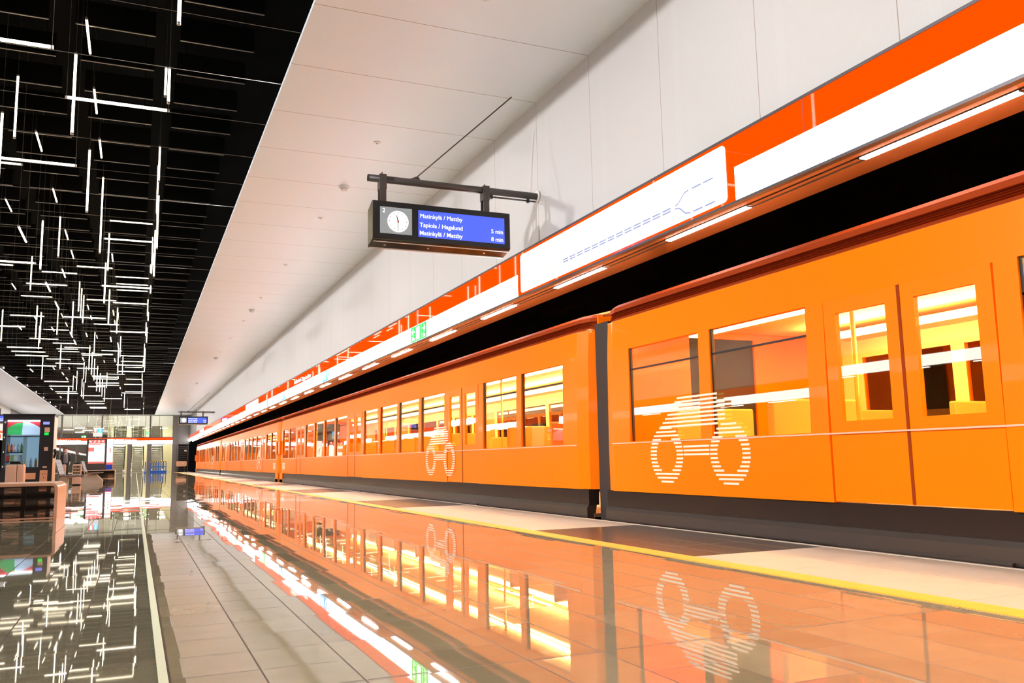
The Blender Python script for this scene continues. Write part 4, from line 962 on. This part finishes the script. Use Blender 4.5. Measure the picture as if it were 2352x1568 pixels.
# concourse behind the glass
sbox('floor_concourse', M['concrete'], -9, Y1 + .6, -.3, 3.5, 112, 0)
sbox('ceiling_concourse_left', M['hall_wall'], -9, Y1 + 2.2, 4.35, -2.3, 112, 4.6)
sbox('ceiling_concourse_right', M['hall_cream'], -9, Y1 + .6, 6.6, 4.4, 99, 6.8)
sbox('wall_concourse_left', M['grey'], -9.2, Y1, 0, -9, 112, 6.8)
sbox('wall_concourse_mid', M['hall_cream'], -2.34, Y1 + .7, 0, -2.26, 112, 6.6)
sbox('wall_concourse_right', M['hall_cream'], 3.44, Y1 + .3, 0, 3.56, 99, 6.8)
sbox('wall_concourse_far', M['hall_cream'], -2.3, 98.9, 0, 3.5, 99, 6.8)
sbox('wall_concourse_end', M['grey'], -9.2, 111.9, 0, -2.3, 112, 4.6)
sbox('trim_9', M['hall_wall'], -9, Y1 + 2.15, 4.15, -2.3, Y1 + 2.2, 6.6, label='grey fascia behind the upper glass, left part')
sbox('trim_10', M['hall_wall'], -2.3, Y1 + 2.2, 4.2, 3.44, Y1 + 2.25, 5.9, label='grey fascia behind the upper glass, right part')
proto = None
hl = [(-8.0, 87.5), (-6.6, 87.5), (-5.3, 89.5), (-4.2, 89.5), (-7.3, 92.0), (-5.0, 93), (-3.4, 94), (-6.2, 97), (-4.6, 99), (-3.2, 101), (-5.6, 104), (-4.0, 107)]
for i, (x, y) in enumerate(hl):
    lab = 'short white ceiling lamp of the concourse behind the left glass, %s from the glass' % ordn(i+1)
    if proto is None:
        proto = thing('ceiling_lamp', (x, y, 4.33), lab, 'ceiling lamp', 'lamps of the concourse'); MB().box(x - .42, y - .05, 4.30, x + .42, y + .05, 4.335).build('diffuser', M['hall_lamp'], proto); MB().box(x - .43, y - .06, 4.335, x + .43, y + .06, 4.35).build('case', M['white'], proto)
    else: dup(proto, (x, y, 4.33), lab)
for i, x in enumerate((-1.5, -.5, .55, 1.6, 2.6)):
    dup(proto, (x, 97.2, 4.45 + .12*(i % 2)), 'white lamp above the escalators seen through the glass, %s from the left' % ordn(i+1))
for i, x in enumerate((-7.6, -5.5, -3.6, -1.2, .6, 2.3)): dup(proto, (x, 84.72, 5.75), 'added unseen lamp brightening the grey fascia behind the upper glass, %s from the left' % ordn(i+1))  # extra lamps out of view above the glass, added to brighten the fascia
for i, x in enumerate((-1.4, .3, 2.0)): dup(proto, (x, 90.5, 6.58), 'white lamp on the high ceiling over the escalators, %s from the left' % ordn(i+1))
def small_exit(x, y, z, lab):
    e = thing('exit_sign', (x, y, z), lab, 'exit sign'); MB().box(x - .22, y, z, x + .22, y + .04, z + .24).build('green_panel', M['green'], e)
    MB().prism([(x - .16, y - .004, z + .12), (x - .08, y - .004, z + .20), (x - .08, y - .004, z + .04)], (0, .004, 0)).box(x + .02, y - .004, z + .04, x + .15, y, z + .20).build('pictogram', M['signwhite'], e)
    MB().tube((x, y + .02, z + .24), (x, y + .02, 4.3), .01, 6).build('hanger', M['steel'], e)
small_exit(-4.3, 86.5, 3.15, 'small green exit sign behind the left glass beside the red and blue sign')
small_exit(.98, 84.9, 3.42, 'small green exit sign behind the upper glass over the right escalator')
# blue barrier in front of the right escalator
r = thing('barrier', (1.88, 82.7, 0), 'blue barrier with yellow and black top rail before the right escalator', 'barrier')
MB().box(1.24, 82.68, .90, 2.54, 82.74, 1.0).build('striped_rail', M['hazard'], r)
MB().box(1.22, 82.64, 0, 2.56, 82.80, .16).build('foot_plate', M['barrier'], r)
MB().box(1.24, 82.68, .45, 2.54, 82.74, .53).build('middle_rail', M['barrier'], r)
for i in range(7): MB().box(1.24 + i*.205, 82.685, .16, 1.31 + i*.205, 82.735, .90).build('upright', M['barrier'], r)
r = thing('barrier', (.82, 82.75, 0), 'narrow blue barrier panel beside the middle escalator', 'barrier')
MB().box(.78, 82.7, .1, .86, 82.8, .95).build('panel', M['barrier'], r); MB().box(.74, 82.66, 0, .90, 82.84, .1).build('foot_plate', M['barrier'], r)
# gate and rounded plate at the end of the platform
r = thing('louvre_gate', (3.93, 83.4, 0), 'dark louvred gate closing the platform end beside the tunnel', 'gate')
MB().box(3.46, 83.38, 0, 3.52, 83.46, 2.5).box(4.32, 83.38, 0, 4.38, 83.46, 2.5).box(3.46, 83.38, 2.42, 4.38, 83.46, 2.5).build('frame', M['paint'], r)
for i in range(14): MB().box(3.52, 83.40, .08 + .165*i, 4.32, 83.44, .18 + .165*i).build('louvre', M['rod'], r)
MB().box(4.02, 83.36, 1.83, 4.22, 83.39, 1.95).build('gate_plate', M['concrete'], r)
sbox('wall_gate_back', M['void'], 3.44, 84.4, 0, 4.42, 84.5, 2.7); sbox('wall_over_gate', M['grey'], 3.44, Y1 - .05, 2.5, 4.49, Y1 + .1, 5.1)
r = thing('guard_panel', (3.76, 82.4, 0), 'salmon rounded warning panel on posts at the platform end', 'panel')
MB().prism([(x, 82.4, z) for _, x, z in rounded(3.32, 4.20, .50, .96, .12, 0)], (0, .05, 0)).build('plate', M['orange_dull'], r)
MB().tube((3.88, 82.395, .73), (3.88, 82.40, .73), .07, 16).build('round_symbol', M['white'], r)
for x in (3.50, 4.02): MB().box(x - .025, 82.41, 0, x + .025, 82.44, .55).build('post', M['paint'], r)

# ------------------------------------------------------------------ the person walking away by the glass screen
px, py = -3.93, 60.0
r = thing('person', (px, py, 0), 'person in dark open jacket and black trousers walking near the glass screen', 'person')
def skinned(name, verts, edges, radii, m, parent, root=0, lv=2):
    me = bpy.data.meshes.new(name); me.from_pydata([Vector(v) for v in verts], edges, []); o = bpy.data.objects.new(name, me)
    COL.objects.link(o); o.parent = parent; me.materials.append(m)
    sk = o.modifiers.new('skin', 'SKIN'); sk.use_smooth_shade = True
    for i, rr in enumerate(radii):
        d = me.skin_vertices[0].data[i]; d.radius = rr if isinstance(rr, tuple) else (rr, rr); d.use_root = i == root
    ss = o.modifiers.new('subd', 'SUBSURF'); ss.levels = lv; ss.render_levels = lv; return o
V = [(0,0,.95),(0,0,1.15),(0,.01,1.36),(0,.01,1.46),(0,0,1.53),(0,-.015,1.60),(0,-.005,1.68),(0,0,1.73)]
R_ = [(.11,.08),(.10,.075),(.11,.075),(.052,.052),(.058,.07),(.074,.09),(.078,.098),(.05,.065)]
E_ = [(0,1),(1,2),(2,3),(3,4),(4,5),(5,6),(6,7)]
def limb(base, pts, rad):
    for p, q in zip(pts, rad):
        V.append(p); R_.append(q); E_.append((base, len(V)-1)); base = len(V)-1
    return base
for s, el, wr in ((1, (.245,.02,1.14), (.235,-.06,.91)), (-1, (-.24,.03,1.14), (-.25,.05,.90))):
    w = limb(2, [(s*.20,.01,1.40), el, wr, (wr[0]-s*.004, wr[1]-.03, wr[2]-.085)], [.055,.045,.030,(.022,.036)])
    for k, dl in enumerate((.070, .082, .076, .060)):           # four fingers and a thumb, lightly curled
        fx = wr[0] - s*.006; fy = wr[1] - .058 + .019*k; fz = wr[2] - .125
        limb(w, [(fx, fy, fz), (fx - s*.012, fy - .004, fz - dl)], [.0095, .0075])
    limb(w, [(wr[0]-s*.02, wr[1]-.075, wr[2]-.09), (wr[0]-s*.025, wr[1]-.085, wr[2]-.125)], [.011, .009])
limb(0, [(.095,0,.86),(.105,-.08,.48),(.105,-.02,.09),(.11,-.16,.05)], [.085,.058,.042,.04])
limb(0, [(-.095,0,.86),(-.10,.10,.48),(-.10,.24,.11),(-.105,.12,.05)], [.085,.058,.042,.04])
limb(5, [(0,-.108,1.60)], [.014])                                # nose
for s in (1, -1): limb(5, [(s*.085,.005,1.60)], [.016])          # ears
bd = skinned('body', V, E_, R_, M['skin'], r)
for s in (1, -1): MB().ball((px + s*.030, py - .098, 1.635), .011, .008, .008, 8).build('eye', M['rubber'], r)
MB().ball((px, py - .098, 1.555), .024, .008, .006, 8).build('mouth', M['poster_red'], r)
skinned('sweater', [(0,-.012,.82),(0,-.012,1.15),(0,-.005,1.36),(0,.005,1.45)], [(0,1),(1,2),(2,3)], [(.17,.14),(.165,.135),(.19,.135),(.085,.09)], M['sweater'], r)
J = []
for s in (1, -1):
    J.append(skinned('jacket_half', [(s*.105,.012,.84),(s*.10,.012,1.12),(s*.105,.012,1.36),(s*.205,.012,1.40),(s*.25,.02,1.14),(s*.243,-.03 if s > 0 else .04,.90)], [(0,1),(1,2),(2,3),(3,4),(4,5)], [(.100,.165),(.098,.16),(.105,.155),.085,.07,.058], M['jacket'], r))
skinned('jacket_back', [(0,.06,.84),(0,.055,1.12),(0,.055,1.38)], [(0,1),(1,2)], [(.16,.085),(.15,.08),(.16,.08)], M['jacket'], r)
skinned('trousers', [(0,0,.93),(.095,0,.84),(.105,-.08,.48),(.105,-.02,.10),(-.095,0,.84),(-.10,.10,.48),(-.10,.24,.12)], [(0,1),(1,2),(2,3),(0,4),(4,5),(5,6)], [(.14,.115),.098,.074,.06,.098,.074,.06], M['trousers'], r)
skinned('hair', [(0,.045,1.60),(0,.03,1.68),(0,.012,1.735)], [(0,1),(1,2)], [(.105,.085),(.115,.115),(.09,.12)], M['hair'], r)
for s, y in ((1, -.02), (-1, .24)): MB().box(px + s*.105 - .045, py + y - .19, 0, px + s*.105 + .045, py + y + .07, .085).build('shoe', M['rubber'], r, bevel=.03)
